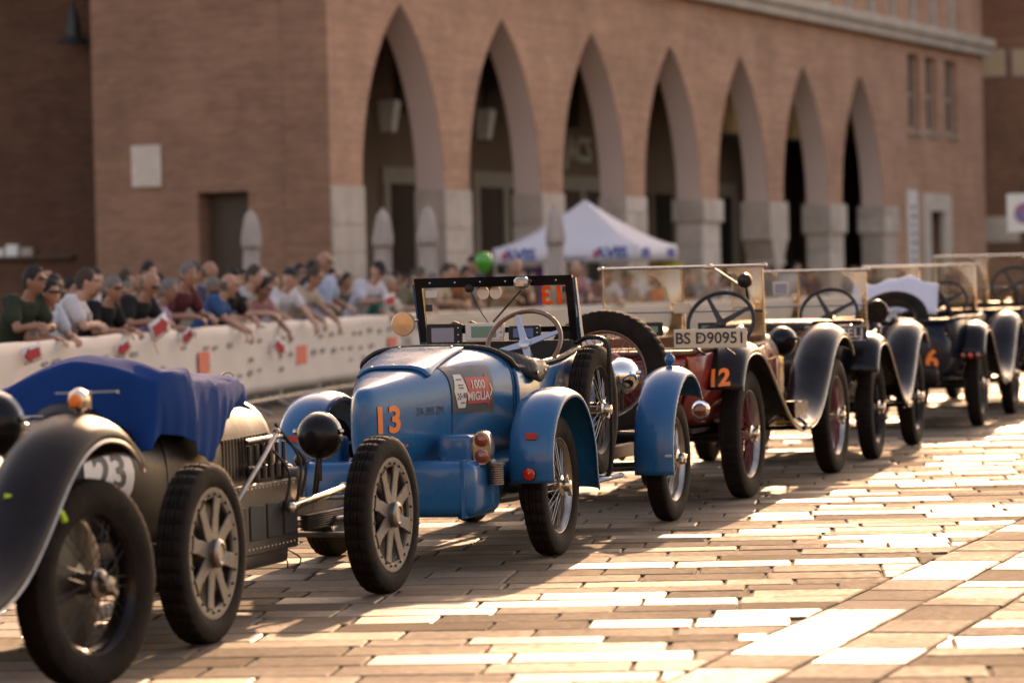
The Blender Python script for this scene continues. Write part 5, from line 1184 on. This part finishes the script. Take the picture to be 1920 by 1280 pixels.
for s in np.arange(6.5, 30, .62):
    for z in (.86, .66, .5):
        if rb.random() < .62: mark(s+rb.uniform(-.12, .12), z+rb.uniform(-.02, .02), rb.uniform(.16, .36), rb.uniform(.035, .075), 'banner_print', shape=rb.choice(['box', 'oval', 'box']))
for y_, z in ((39.21, .69), (44.86, .64), (33.4, .62), (50.6, .63)):
    s = float(np.interp(y_, [p.y for p in _pl], _cl)); mark(s, z, .62, .24, 'banner_red', 'red_square_logo')

# ------------------------------------------------------------------ closed parasols, tent, balloon
mat('parasol_canvas', (0.42, 0.35, 0.31), 0.9, var=0.3, vscale=5, bump=0.2, bscale=30); mat('tent_white', (0.60, 0.57, 0.60), 0.8, var=0.12, vscale=2); mat('balloon_green', (0.02, 0.30, 0.025), 0.25, coat=0.4)
mat('avis_blue', (0.02, 0.07, 0.28), 0.6); mat('avis_red', (0.45, 0.03, 0.06), 0.6); mat('purple_cloth', (0.12, 0.03, 0.20), 0.8); mat('yellow_board', (0.55, 0.45, 0.02), 0.7)
for i, (x, y, z) in enumerate(((-4.36, 60, 2.80), (-2.15, 60.5, 2.77), (-1.38, 60.2, 2.79), (.77, 60, 2.74))):
    t = thing('closed_parasol', ['grey closed parasol in front of the brown doorway', 'grey closed parasol in the first arch opening', 'grey closed parasol in front of the second stone pier', 'grey closed parasol in front of the white tent'][i], 'parasol', (x, y, -.012), 0.3*i, 'closed parasols')
    b = MB(); rings = []
    for h, r in ((0, .02), (.03, .06), (.10, .09), (.22, .115), (.36, .135), (.48, .155), (.55, .155), (.60, .14), (.66, .12), (.85, .12), (1.2, .13), (1.5, .125), (1.62, .10)):
        rings.append([((r+((.03 if k % 3 == 0 else (-.012 if k % 3 == 1 else .006))+.012*sin(3.1*k+5*h+i))*min(1, r*8))*cos(2*pi*k/20), (r+((.03 if k % 3 == 0 else (-.012 if k % 3 == 1 else .006))+.012*sin(3.1*k+5*h+i))*min(1, r*8))*sin(2*pi*k/20), z-h) for k in range(20)])
    b.loft(rings, cap0=True, cap1=True); b.build('canopy', 'parasol_canvas', t, angle=40)
    b = MB(); b.tube([(0, 0, .05), (0, 0, z+.05)], .025, 10); b.build('pole', 'frame_pale', t)
    b = MB(); b.tube([(.155*cos(a), .155*sin(a), z-.62) for a in np.linspace(0, 2*pi, 17)[:-1]], .012, 6, closed=True); b.build('tie_strap', 'iron_dark', t)
    b = MB(); b.cbox(-.35, .35, -.35, .35, 0, .10, .02); b.build('base', 'travertine', t)
TA = radians(-18); tn = thing('gazebo_tent', 'white pop-up gazebo tent with blue AVIS lettering on its valance', 'tent', (1.53, 71.1, -.012), TA)
HWt = 1.475; ZV0, ZV1, ZP = 1.845, 2.155, 3.10
for k in range(4):
    Mk = Matrix.Rotation(k*pi/2, 4, 'Z'); rings = []
    for i in range(9):
        t_ = i/8; hwid = HWt*(1-t_); z = ZV1+(ZP-ZV1)*(t_**1.35)
        rings.append([Mk @ Vector((-hwid+2*hwid*j/8, -hwid-1e-4, z-.05*sin(pi*j/8)*(1-t_)*t_*2)) for j in range(9)])
    b = MB(); b.loft(rings, closed=False); b.build('roof_panel', 'tent_white', tn, angle=25, solid=.004)
    b = MB(); b.loft([[Mk @ Vector((-HWt+2*HWt*j/16, -HWt-.004-.008*sin(j*2.2), z)) for j in range(17)] for z in (ZV0, ZV1)], closed=False); v = b.build('valance', 'tent_white', tn, angle=40, solid=.004)
    for cx in (-.93, .95):
        if k % 2 == 0:
            M = Mk @ Matrix.Translation((cx, -HWt-.022, (ZV0+ZV1)/2+.01)) @ Matrix.Rotation(radians(90), 4, 'X')
            tm = text_mb('AVIS', .30, .002, bold=.012); tm.v = [(x*1.12, y, z) for x, y, z in tm.v]; xf(tm, M); tm.build('valance_lettering', 'avis_blue', v)
            q = MB(); q.lathe([(.07, 0), (.06, .01)], 14, M @ Matrix.Translation((-.30, .0, 0))); q.build('red_drop', 'avis_red', v)
        else:
            M = Mk @ Matrix.Translation((cx, -HWt-.022, (ZV0+ZV1)/2+.01)) @ Matrix.Rotation(radians(90), 4, 'X'); q = MB(); q.poly([(-.28, -.09), (.28, -.09), (.28, .09), (-.28, .09)], .004, M); q.build('blue_logo', 'avis_blue', v)
    if k == 0:
        M = Matrix.Translation((.02, -HWt-.022, ZV0+.09)) @ Matrix.Rotation(radians(90), 4, 'X'); tm = text_mb('DONATORI SANGUE', .085, .002); xf(tm, M); tm.build('valance_lettering', 'avis_blue', v)
    b = MB(); b.tube([Mk @ Vector((-HWt+.03, -HWt+.03, 0)), Mk @ Vector((-HWt+.03, -HWt+.03, ZV1))], .025, 8); b.build('leg', 'galvanised', tn)
pb = thing('display_board', 'purple display board standing under the gazebo tent', 'board', (.42, 70.6, -.012), TA)
b = MB(); b.cbox(-.25, .25, -.02, .02, .5, 1.78, .01); b.build('panel', 'purple_cloth', pb); b = MB(); b.tube([(-.2, 0, 0), (-.2, 0, .6)], .02, 8); b.build('leg', 'iron_dark', pb); b = MB(); b.tube([(.2, 0, 0), (.2, 0, .6)], .02, 8); b.build('leg', 'iron_dark', pb)
pb = thing('display_board', 'yellow display board standing under the gazebo tent', 'board', (3.15, 71.6, -.012), TA)
b = MB(); b.cbox(-.35, .35, -.02, .02, 1.0, 1.80, .01); b.build('panel', 'yellow_board', pb); b = MB(); b.tube([(0, 0, 0), (0, 0, 1.0)], .03, 8); b.build('leg', 'iron_dark', pb)
bl = thing('balloon', 'green balloon floating above the crowd', 'balloon', (-.414, 56.0, 1.0))
b = MB(); b.lathe([(.0, .60), (.02, .62), (.07, .68), (.125, .76), (.145, .82), (.135, .89), (.09, .95), (.0, .975)], 24); b.build('envelope', 'balloon_green', bl)
b = MB(); b.tube(cr([(0, 0, .6), (.02, .01, .3), (0, 0, .0)], 5), .003, 5); b.build('string', 'white_vinyl', bl)
# ------------------------------------------------------------------ spectators (local x = facing, y = left, z up)
def remesh(mb, voxel, smooth=4, name='m'):
    me = bpy.data.meshes.new(name); me.from_pydata([tuple(v) for v in mb.v], [], mb.f)
    bm = bmesh.new(); bm.from_mesh(me); bmesh.ops.recalc_face_normals(bm, faces=bm.faces); bm.to_mesh(me); bm.free()
    o = bpy.data.objects.new(name, me); COL.objects.link(o)
    r = o.modifiers.new('r', 'REMESH'); r.mode = 'VOXEL'; r.voxel_size = voxel
    s = o.modifiers.new('s', 'SMOOTH'); s.factor = .5; s.iterations = smooth
    dg = bpy.context.evaluated_depsgraph_get(); out = bpy.data.meshes.new_from_object(o.evaluated_get(dg)); out.name = name
    bpy.data.objects.remove(o); bpy.data.meshes.remove(me); out.shade_smooth(); return out
def capsule(mb, pts, rr, seg=12):
    mb.tube(pts, rr, seg)
    for p, r in zip(pts, rr): mb.ell(p, (r, r, r), seg, 8)
def ellring(c, rx, ry, tilt, n=20):
    return [(c[0]+rx*cos(2*pi*k/n)*cos(tilt), c[1]+ry*sin(2*pi*k/n), c[2]-rx*cos(2*pi*k/n)*sin(tilt)) for k in range(n)]
def head_mb(M):
    mb = MB(); rings = []; n, m = 24, 18
    for i in range(1, m):
        a = pi*i/m; z = -.125*cos(a); r = sin(a); ring = []
        for k in range(n):
            b = 2*pi*k/n; f = cos(b); x, y = .098*r*f, .077*r*sin(b)
            lo = max(0, -z/.125)
            y *= 1-.32*lo**1.5; x = x*(1-.16*lo) if x < 0 else x*(1-.05*lo)
            if f > .3 and -.02 < z < .05: x -= .004*abs(sin(b))*2          # eye line
            if f > .8 and z < -.085: x += .008
            ring.append(M @ Vector((x, y, z)))
        rings.append(ring)
    mb.loft(rings, cap0=True, cap1=True)
    mb.loft([[M @ Vector(p) for p in q] for q in ([(.094, -.006, .03), (.094, .006, .03), (.09, 0, .035)], [(.116, -.016, -.022), (.116, .016, -.022), (.122, 0, -.018)], [(.09, -.013, -.034), (.09, .013, -.034), (.09, 0, -.03)])], cap0=True, cap1=True)
    mb.ell((.092, 0, -.062), (.010, .026, .007), 10, 6, M); mb.ell((.09, 0, .036), (.010, .045, .008), 12, 6, M)
    for s in (1, -1): mb.ell((-.008, s*.078, -.005), (.022, .009, .033), 10, 8, M)
    return mb
def hand(mb, w, d, side, curl=.9):
    """palm and five fingers from wrist w along direction d"""
    d = Vector(d).normalized(); up = Vector((0, 0, 1)); sd = d.cross(up).normalized()*side; nrm = sd.cross(d)*side
    if nrm.z > 0: nrm = -nrm
    pw = Vector(w); mb.loft([[pw+d*t*.085+sd*(.021+.018*t)*cos(a)+nrm*.014*sin(a) for a in np.linspace(0, 2*pi, 11)[:-1]] for t in (0, .4, .8, 1.0)], cap0=True, cap1=True)
    for k, ln in enumerate((.066, .076, .072, .055)):
        p = pw+d*.08+sd*(.032-.021*k); q1 = p+(d*.75+nrm*.45*curl).normalized()*ln*.5; q2 = q1+(d*.3+nrm*1.0*curl).normalized()*ln*.3; q3 = q2+(d*-.1+nrm).normalized()*ln*.25
        capsule(mb, [p, q1, q2, q3], [.0095, .009, .0085, .007], 8)
    p = pw+d*.025+sd*.028; q1 = p+(d*.6+sd*.7).normalized()*.036; q2 = q1+(d*.85+nrm*.3).normalized()*.032
    capsule(mb, [p, q1, q2], [.012, .0105, .008], 8)
POSES = {}
def build_pose(name, lean, arms, headyaw=0, headpitch=0, turn=0):
    """lean: forward shift of chest; arms: for each side (elbow, wrist, hand dir)"""
    hip = Vector((-.04-lean*.25, 0, .95)); waist = Vector((lean*.25, 0, 1.10)); chest = Vector((lean*.75, 0, 1.30-lean*.22)); neck = Vector((lean*1.15, 0, 1.47-lean*.42)); hc = neck+Vector((.035+lean*.28, 0, .155-lean*.1))
    HM = Matrix.Translation(hc) @ Matrix.Rotation(headyaw, 4, 'Z') @ Matrix.Rotation(headpitch, 4, 'Y')
    tl = lean*.9
    body = MB(); body.loft([ellring(hip, .105, .155, tl*.3), ellring(waist, .098, .138, tl*.6), ellring(chest, .115, .165, tl), ellring(chest+Vector((lean*.2, 0, .10)), .095, .15, tl), ellring(neck-Vector((.01, 0, .02)), .055, .07, tl)], cap0=True, cap1=True)
    capsule(body, [neck-Vector((0, 0, .04)), hc-Vector((.012, 0, .06))], [.055, .05])
    body.add(*(lambda h: (h.v, h.f))(head_mb(HM)))
    shirt = MB(); g = .016
    shirt.loft([ellring(hip-Vector((0, 0, .05)), .115+g, .165+g, tl*.3), ellring(waist, .108+g, .148+g, tl*.6), ellring(chest, .122+g, .17+g, tl), ellring(chest+Vector((lean*.2, 0, .10)), .10+g, .155+g, tl), ellring(neck-Vector((.01, 0, .03)), .056+g, .075+g, tl)], cap0=True, cap1=True)
    for s, (el, wr, hd_) in zip((1, -1), arms):
        sh = chest+Vector((lean*.15, s*.175, .095)); el = Vector((el[0], s*el[1], el[2])); wr = Vector((wr[0], s*wr[1], wr[2]))
        capsule(body, [sh, (sh+el)/2, el, (el+wr)/2*1.0, wr], [.056, .048, .040, .039, .028])
        hand(body, wr, (hd_[0], s*hd_[1], hd_[2]), s)
        capsule(shirt, [chest+Vector((lean*.15, s*.12, .10)), sh, sh+(el-sh)*.62], [.062+g*.5, .062+g, .056+g])
    trs = MB(); trs.loft([ellring(hip+Vector((0, 0, .05)), .112+g, .162+g, 0), ellring(hip-Vector((0, 0, .08)), .12+g, .165+g, 0)], cap0=True, cap1=True)
    for s in (1, -1):
        lg = [(-.06-lean*.2, s*.09, .88), (-.02-lean*.1, s*.10, .50), (-.05, s*.10, .09)]
        capsule(body, lg, [.085, .058, .042]); capsule(body, [(-.05, s*.10, .045), (.10, s*.115, .035)], [.042, .035])
        capsule(trs, [lg[0], lg[1], (-.05, s*.10, .13)], [.098, .074, .062])
    POSES[name] = dict(body=remesh(body, .0115, 3, 'body'), shirt=remesh(shirt, .017, 5, 'shirt'), trousers=remesh(trs, .02, 4, 'trousers'), head=HM)
build_pose('stand', .03, (((-.02, .25, 1.12), (.10, .24, .90), (.2, 0, -1)), ((-.02, .25, 1.12), (.10, .24, .90), (.2, 0, -1))), -.15, .02)
build_pose('tall', .04, (((.05, .26, 1.14), (.30, .16, 1.06), (1, -.3, -.3)), ((.05, .26, 1.14), (.28, .10, 1.08), (1, .3, -.3))), .1, .05)
build_pose('lean', .20, (((.27, .27, 1.11), (.50, .12, 1.10), (1, -.5, -.35)), ((.27, .27, 1.11), (.50, .12, 1.10), (1, -.4, -.35))), -.25, .05)
build_pose('cross', .19, (((.30, .25, 1.12), (.44, .0, 1.12), (.3, -1, -.1)), ((.30, .25, 1.12), (.40, .02, 1.145), (.3, -1, -.1))), .12, -.05)
build_pose('hang', .22, (((.33, .24, 1.13), (.56, .20, .97), (.35, 0, -1)), ((.33, .24, 1.13), (.54, .16, .99), (.4, 0, -1))), .18, .1)
build_pose('down', .23, (((.30, .26, 1.12), (.50, .08, 1.14), (1, -.5, -.2)), ((.30, .26, 1.12), (.50, .08, 1.14), (1, -.5, -.2))), -.1, .45)
build_pose('child', .10, (((.18, .24, 1.12), (.36, .10, 1.25), (1, -.3, .4)), ((.18, .24, 1.12), (.36, .10, 1.25), (1, -.3, .4))), -.1, 0)
def hair_mesh(kind):
    mb = MB(); n, m = 28, 18; rings = []
    grow = 1.075 if kind != 'cap' else 1.10
    def keep(x, z):
        f = x/.1
        if kind == 'bald': return z < .035 and z > -.07 and f < .15
        if kind == 'cap': return z > .03
        return z > (-.075 if f < -.25 else (.058 if f > .62 else -.02+.085*max(0, f)))
    vs = []; idx = {}
    grid = []
    for i in range(0, m+1):
        a = pi*i/m; row = []
        for k in range(n):
            b = 2*pi*k/n; z = -.125*cos(a); r = sin(a); lo = max(0, -z/.125)
            x, y = .098*r*cos(b), .077*r*sin(b)*(1-.32*lo**1.5)
            j = 1+.035*sin(5*b+9*a)*sin(7*a+2*b)+rh_.uniform(-.03, .045) if kind not in ('cap', 'bald') else 1.0
            row.append((x*grow*j-.004, y*grow*j, z*grow*j+.004, x, z))
        grid.append(row)
    fs = []
    def vid(i, k):
        key = (i, k % n)
        if key not in idx: idx[key] = len(vs); vs.append(grid[i][k % n][:3])
        return idx[key]
    for i in range(m):
        for k in range(n):
            q = [grid[i][k], grid[i][(k+1) % n], grid[i+1][(k+1) % n], grid[i+1][k]]
            if sum(keep(p[3], p[4]) for p in q) >= 3: fs.append((vid(i, k), vid(i, k+1), vid(i+1, k+1), vid(i+1, k)))
    mb.add(vs, fs)
    if kind == 'long':
        rr = []
        for t, w_, dx in ((0, .078, -.06), (.3, .088, -.075), (.65, .085, -.085), (1, .06, -.085)):
            rr.append([(dx+.040*cos(a), w_*sin(a), .03-.27*t) for a in np.linspace(0, 2*pi, 15)[:-1]])
        mb.loft(rr, cap0=True, cap1=True)
    if kind == 'cap':
        mb.loft([[(.085-.012*abs(t), .075*t, .045), (.175-.055*t*t, .085*t, .036), (.175-.055*t*t, .085*t, .042), (.085-.012*abs(t), .075*t, .055)] for t in np.linspace(-1, 1, 9)], cap0=True, cap1=True)
    me = mb.mesh('hair', 60); return me
rh_ = random.Random(9)
HM_ = {k: hair_mesh(k) for k in ('short', 'long', 'bald', 'cap')}
gl = MB(); gl.loft([[(.098+.010*cos(t*1.2)-.02*abs(t)**3, .075*t, .028), (.104+.010*cos(t*1.2)-.02*abs(t)**3, .075*t, .02), (.102+.008*cos(t*1.2)-.02*abs(t)**3, .075*t, .0)] for t in np.linspace(-1, 1, 13)], closed=False); glm = gl.mesh('sunglasses')
eyem = MB().ell((0, 0, 0), (.006, .013, .007), 10, 6).mesh('eye')
def cloth(n, c): mat(n, c, .9, var=.35, vscale=9, bump=.3, bscale=18, spec=.15)
SHIRT = dict(olive=(.035, .045, .03), sky=(.45, .50, .58), brown=(.10, .065, .05), print=(.58, .56, .56), plum=(.09, .05, .07), black=(.016, .015, .016), white=(.56, .54, .53), grey=(.20, .19, .19), black2=(.02, .02, .022), lilac=(.33, .25, .40), maroon=(.10, .025, .03),
    navy=(.02, .03, .075), bluevest=(.035, .09, .20), black3=(.02, .016, .015), ash=(.40, .39, .39), grey2=(.26, .25, .25), rose=(.35, .16, .15), tan=(.34, .25, .18), white2=(.60, .58, .60), beige=(.44, .35, .27), skyshirt=(.34, .42, .56), olive2=(.10, .09, .06), white3=(.58, .57, .62),
    teal=(.03, .30, .25), ivory=(.5, .47, .4), khaki=(.17, .16, .10), navy2=(.018, .026, .065), cream=(.5, .42, .33), rust=(.25, .10, .05), grey3=(.22, .22, .24), sand=(.40, .32, .24), rose2=(.42, .22, .2), skyshirt2=(.34, .40, .52), brown2=(.2, .10, .07), white4=(.55, .52, .52), orange=(.60, .16, .04), skyshirt3=(.36, .40, .5))
NAMES = dict(olive='dark olive shirt', sky='pale blue t-shirt', print='white t-shirt with a grey print', black='black shirt', black2='black t-shirt', lilac='lilac shirt', maroon='maroon shirt', bluevest='blue vest', black3='dark brown shirt', ash='light grey t-shirt', grey2='grey top', rose='dull pink top', white2='bright white t-shirt', beige='sleeveless beige top', skyshirt='light blue shirt',
    white3='white shirt', teal='teal top', ivory='ivory top', khaki='khaki shirt', navy2='navy polo shirt', cream='cream shirt', rust='rust brown shirt', grey3='slate grey shirt', sand='sand coloured shirt', rose2='salmon pink shirt', skyshirt2='faded blue shirt', brown2='reddish brown shirt', white4='off-white shirt', orange='orange top', skyshirt3='powder blue shirt', olive2='dull olive shirt', plum='plum shirt', tan='tan shirt', navy='navy shirt', white='white shirt at the back', grey='grey shirt at the back', brown='brown shirt at the back')
for k_, c_ in SHIRT.items(): cloth('cloth_'+k_, c_)
SKIN = []
for i, c_ in enumerate(((.42, .22, .15), (.36, .18, .115), (.47, .26, .18), (.30, .15, .095))): SKIN.append(mat('skin_%d' % i, c_, .55, var=.25, vscale=10, col2=(c_[0]*.75, c_[1]*.6, c_[2]*.55), spec=.4))
for n_, c_ in (('hair_dark', (.016, .012, .010)), ('hair_brown', (.055, .032, .02)), ('hair_grey', (.17, .15, .135)), ('hair_blond', (.36, .28, .20)), ('cap_dark', (.014, .014, .018)), ('cap_pale', (.42, .36, .30)), ('cap_olive', (.07, .065, .04)), ('stubble', (.12, .085, .065))): mat(n_, c_, .8, bump=.6, bscale=90, var=.3)
cloth('trousers_dark', (.03, .03, .035)); cloth('trousers_blue', (.045, .065, .12)); cloth('trousers_sand', (.22, .18, .13)); mat('shoe', (.05, .04, .035), .6)
TABLE = [
(-4.63, 32.63, 1.066, -6, 'cross', 'short_dark', 'olive'),
(-4.49, 32.98, 0.994, -6, 'lean', 'long_dark', 'sky'),
(-4.84, 36.65, 1.005, -7, 'stand', 'bald', 'brown'),
(-4.41, 34.34, 1.053, -6, 'cross', 'short_brown', 'print'),
(-4.67, 37.28, 0.953, -7, 'stand', 'short_dark', 'plum'),
(-4.26, 35.68, 1.009, -6, 'lean', 'short_grey', 'black'),
(-4.79, 40.49, 1.019, -7, 'stand', 'short_dark', 'white'),
(-4.45, 39.11, 0.944, -7, 'stand', 'long_dark', 'grey'),
(-4.08, 37.15, 1.046, -7, 'down', 'bald', 'black2'),
(-3.98, 38.09, 0.987, -7, 'lean', 'short_grey', 'lilac'),
(-4.74, 45.88, 1.081, -9, 'stand', 'short_dark', 'white'),
(-3.85, 39.45, 1.099, -7, 'lean', 'short_grey', 'maroon'),
(-3.93, 43.38, 1.061, -9, 'stand', 'cap_dark', 'navy'),
(-3.62, 41.19, 1.027, -7, 'hang', 'bald', 'bluevest'),
(-4.16, 48.25, 1.084, -9, 'stand', 'bald', 'grey'),
(-3.56, 42.39, 1.050, -7, 'lean', 'short_dark', 'black3'),
(-3.47, 43.43, 1.082, -9, 'lean', 'short_brown', 'ash'),
(-3.33, 42.59, 0.827, -7, 'child', 'short_dark', 'grey2'),
(-3.28, 43.75, 0.986, -9, 'hang', 'short_dark', 'rose'),
(-3.36, 46.92, 1.012, -9, 'stand', 'cap_pale', 'tan'),
(-3.07, 45.26, 1.068, -9, 'hang', 'cap_dark', 'white2'),
(-2.89, 46.38, 1.075, -9, 'hang', 'short_brown', 'beige'),
(-3.05, 50.50, 1.054, -12, 'stand', 'short_dark', 'brown'),
(-2.89, 49.18, 0.943, -9, 'stand', 'short_dark', 'grey'),
(-2.64, 48.90, 1.145, -9, 'tall', 'bald', 'skyshirt'),
(-2.98, 52.27, 1.085, -12, 'stand', 'short_dark', 'navy'),
(-2.68, 52.24, 1.023, -12, 'stand', 'bald', 'tan'),
(-2.42, 51.54, 0.973, -12, 'stand', 'short_dark', 'olive2'),
(-2.20, 50.40, 1.129, -12, 'down', 'cap_dark', 'white3'),
(-2.06, 50.91, 0.998, -12, 'hang', 'short_blond', 'teal'),
(-1.84, 52.00, 0.904, -12, 'child', 'short_dark', 'ivory'),
(-1.65, 53.21, 1.039, -22, 'lean', 'cap_olive', 'khaki'),
(-1.51, 54.37, 1.011, -22, 'stand', 'short_dark', 'navy2'),
(-1.30, 54.36, 1.096, -22, 'lean', 'short_brown', 'cream'),
(-1.09, 54.89, 1.084, -22, 'lean', 'short_dark', 'rust'),
(-0.90, 55.36, 1.067, -22, 'lean', 'short_dark', 'grey3'),
(-0.66, 56.77, 1.112, -22, 'stand', 'cap_dark', 'navy'),
(-0.11, 57.62, 1.140, -22, 'lean', 'bald', 'sand'),
(0.09, 58.46, 0.988, -28, 'stand', 'short_dark', 'plum'),
(0.26, 58.13, 0.970, -28, 'stand', 'short_dark', 'black'),
(0.90, 59.33, 1.108, -28, 'lean', 'bald', 'rose2'),
(1.14, 60.42, 1.040, -28, 'stand', 'short_dark', 'skyshirt2'),
(1.30, 60.10, 1.042, -28, 'lean', 'short_brown', 'brown2'),
(1.49, 60.23, 1.023, -28, 'lean', 'short_dark', 'white4'),
(1.77, 61.18, 0.997, -28, 'lean', 'short_dark', 'grey'),
(2.00, 61.18, 0.925, -28, 'stand', 'short_brown', 'tan'),
(2.27, 62.33, 1.015, -28, 'lean', 'bald', 'white'),
(2.55, 62.21, 0.908, -28, 'stand', 'short_dark', 'orange'),
(2.88, 63.00, 0.995, -30, 'lean', 'short_dark', 'navy'),
(3.20, 64.17, 0.901, -30, 'stand', 'bald', 'brown'),
(3.45, 63.80, 0.975, -30, 'lean', 'short_brown', 'grey'),
(3.82, 64.85, 0.882, -30, 'stand', 'short_dark', 'skyshirt3'),
]
HAIRS = dict(short_dark=('short', 'hair_dark'), short_brown=('short', 'hair_brown'), short_grey=('short', 'hair_grey'), short_blond=('short', 'hair_blond'), long_dark=('long', 'hair_dark'), bald=('bald', 'stubble'), cap_dark=('cap', 'cap_dark'), cap_pale=('cap', 'cap_pale'), cap_olive=('cap', 'cap_olive'))
POSEL = dict(lean='forearms over the barrier', cross='crossed forearms on the barrier', hang='hands hanging over the barrier', down='bending over the barrier', stand='standing behind', tall='tall, standing at the barrier', child='small child at the barrier')
HAIRL = dict(short_dark='dark hair', short_brown='brown hair', short_grey='grey hair', short_blond='fair hair', long_dark='long dark hair', bald='bald head', cap_dark='black cap', cap_pale='pale cap', cap_olive='olive cap')
rpn = random.Random(4)
def person(x, y, sc, deg, pose, hair, sh, label, group, turn=None):
    P = POSES[pose]; t = thing('person', label, 'person', (x, y, -.012), radians(deg+(turn if turn is not None else rpn.uniform(-34, 8))), group); t.scale = (sc, sc*rpn.uniform(.96, 1.10), sc)
    sk = rpn.choice(SKIN); link('body', P['body'], sk, t); link('shirt', P['shirt'], 'cloth_'+sh, t); link('trousers', P['trousers'], rpn.choice(['trousers_dark', 'trousers_blue', 'trousers_sand']), t)
    k, hm = HAIRS[hair]; h = link('cap' if k == 'cap' else 'hair', HM_[k], hm, t); h.matrix_local = P['head']
    if rpn.random() < .3: g = link('sunglasses', glm, 'ink', t); g.matrix_local = P['head']
    else:
        for s in (1, -1): e = link('eye', eyem, 'ink', t); e.matrix_local = P['head'] @ Matrix.Translation((.0885, s*.032, .014))
    if sh == 'print':
        b = MB(); b.cbox(.318, .324, -.09, .09, 1.15, 1.25, .002); b.build('shirt_print', 'cloth_grey', t)
    return t
USED = {}
for x, y, sc, deg, pose, hair, sh in TABLE:
    lab = 'person in %s, %s, %s' % (NAMES[sh], HAIRL[hair], POSEL[pose])
    USED[lab] = USED.get(lab, 0)+1
    if USED[lab] > 1: lab += ', near the %s' % ('green balloon' if y > 50 else 'blue vest')
    person(x, y, sc, deg, pose, hair, sh, lab, 'spectators behind the barrier')
# further rows: heads and shoulders between the front ones
for i in range(40):
    y = 33.0+i*.62+rpn.uniform(-.3, .3); q = along(float(np.interp(y, [p.y for p in _pl], _cl))); o_ = rpn.uniform(.8, 1.9); sh = rpn.choice(['navy', 'grey', 'brown', 'tan', 'black', 'white', 'white', 'sky', 'rose', 'cream', 'ash', 'skyshirt', 'maroon'])
    hr = rpn.choice(['short_dark', 'short_dark', 'short_brown', 'bald', 'long_dark', 'short_grey'])
    person(q.x-o_, y, rpn.uniform(.92, 1.02), rpn.uniform(-30, 0), 'stand', hr, sh, 'mostly hidden back row person, %s, %s' % (HAIRL[hr], NAMES[sh].split(' at the')[0]), 'spectators in the back rows')
for i, (x, y) in enumerate(((5.3, 80), (6.0, 82), (6.3, 79), (7.6, 90), (7.2, 85.5), (8.9, 92), (10.7, 97), (12.3, 99), (9.6, 94), (8.0, 84))):
    person(x, y, rpn.uniform(.93, 1.03), rpn.uniform(-120, -40), 'stand', rpn.choice(['short_dark', 'short_brown', 'bald']), rpn.choice(['navy', 'grey', 'brown', 'maroon', 'white']), 'person strolling in front of the far arches', 'people in front of the far arches', 0)
# paper flags waved over the banner
for i, (x, y, z, tl, sz, lab) in enumerate(((-3.62, 36.60, 1.12, 25, .30, 'white paper flag with red arrow held up over the banner'), (-3.82, 34.93, .94, -150, .20, 'small paper flag hanging from the hand in the black t-shirt'), (-4.2, 31.1, .97, -165, .22, 'small paper flag hanging below the pale blue t-shirt'),
        (-3.46, 37.9, 1.0, -140, .19, 'small paper flag drooping beside the maroon shirt'), (-2.82, 43.1, .77, -40, .25, 'tilted paper flag hanging low on the banner'), (-1.70, 49.86, 1.27, 10, .26, 'white paper flag with red mark held by the child in ivory'))):
    f = thing('paper_flag', lab, 'flag', (x, y, z), radians(-8), 'paper flags in the crowd')
    M = Matrix.Rotation(radians(-68), 4, 'Z') @ Matrix.Rotation(radians(90), 4, 'X') @ Matrix.Rotation(radians(tl), 4, 'Z'); M = Matrix.Rotation(radians(60), 4, 'Z') @ Matrix.Rotation(radians(90), 4, 'X') @ Matrix.Rotation(radians(tl), 4, 'Z')
    b = MB(); b.loft([[M @ Vector((sz*(u-.5), sz*.7*(v-.5), .012*sin(5*u))) for v in (0, .5, 1)] for u in np.linspace(0, 1, 7)], closed=False); fo_ = b.build('paper', 'sign_white', f, solid=.002, angle=60)
    b = MB(); b.poly([(-.38*sz, -.2*sz), (.15*sz, -.2*sz), (.15*sz, -.28*sz), (.4*sz, 0), (.15*sz, .28*sz), (.15*sz, .2*sz), (-.38*sz, .2*sz)], .03, M @ Matrix.Translation((0, 0, -.012))); b.build('red_arrow', 'flag_red', fo_, angle=20)
    b = MB(); b.tube([M @ Vector((-sz*.5, -sz*.8, 0)), M @ Vector((-sz*.5, sz*.36, 0))], .004, 6); b.build('stick', 'frame_pale', f)
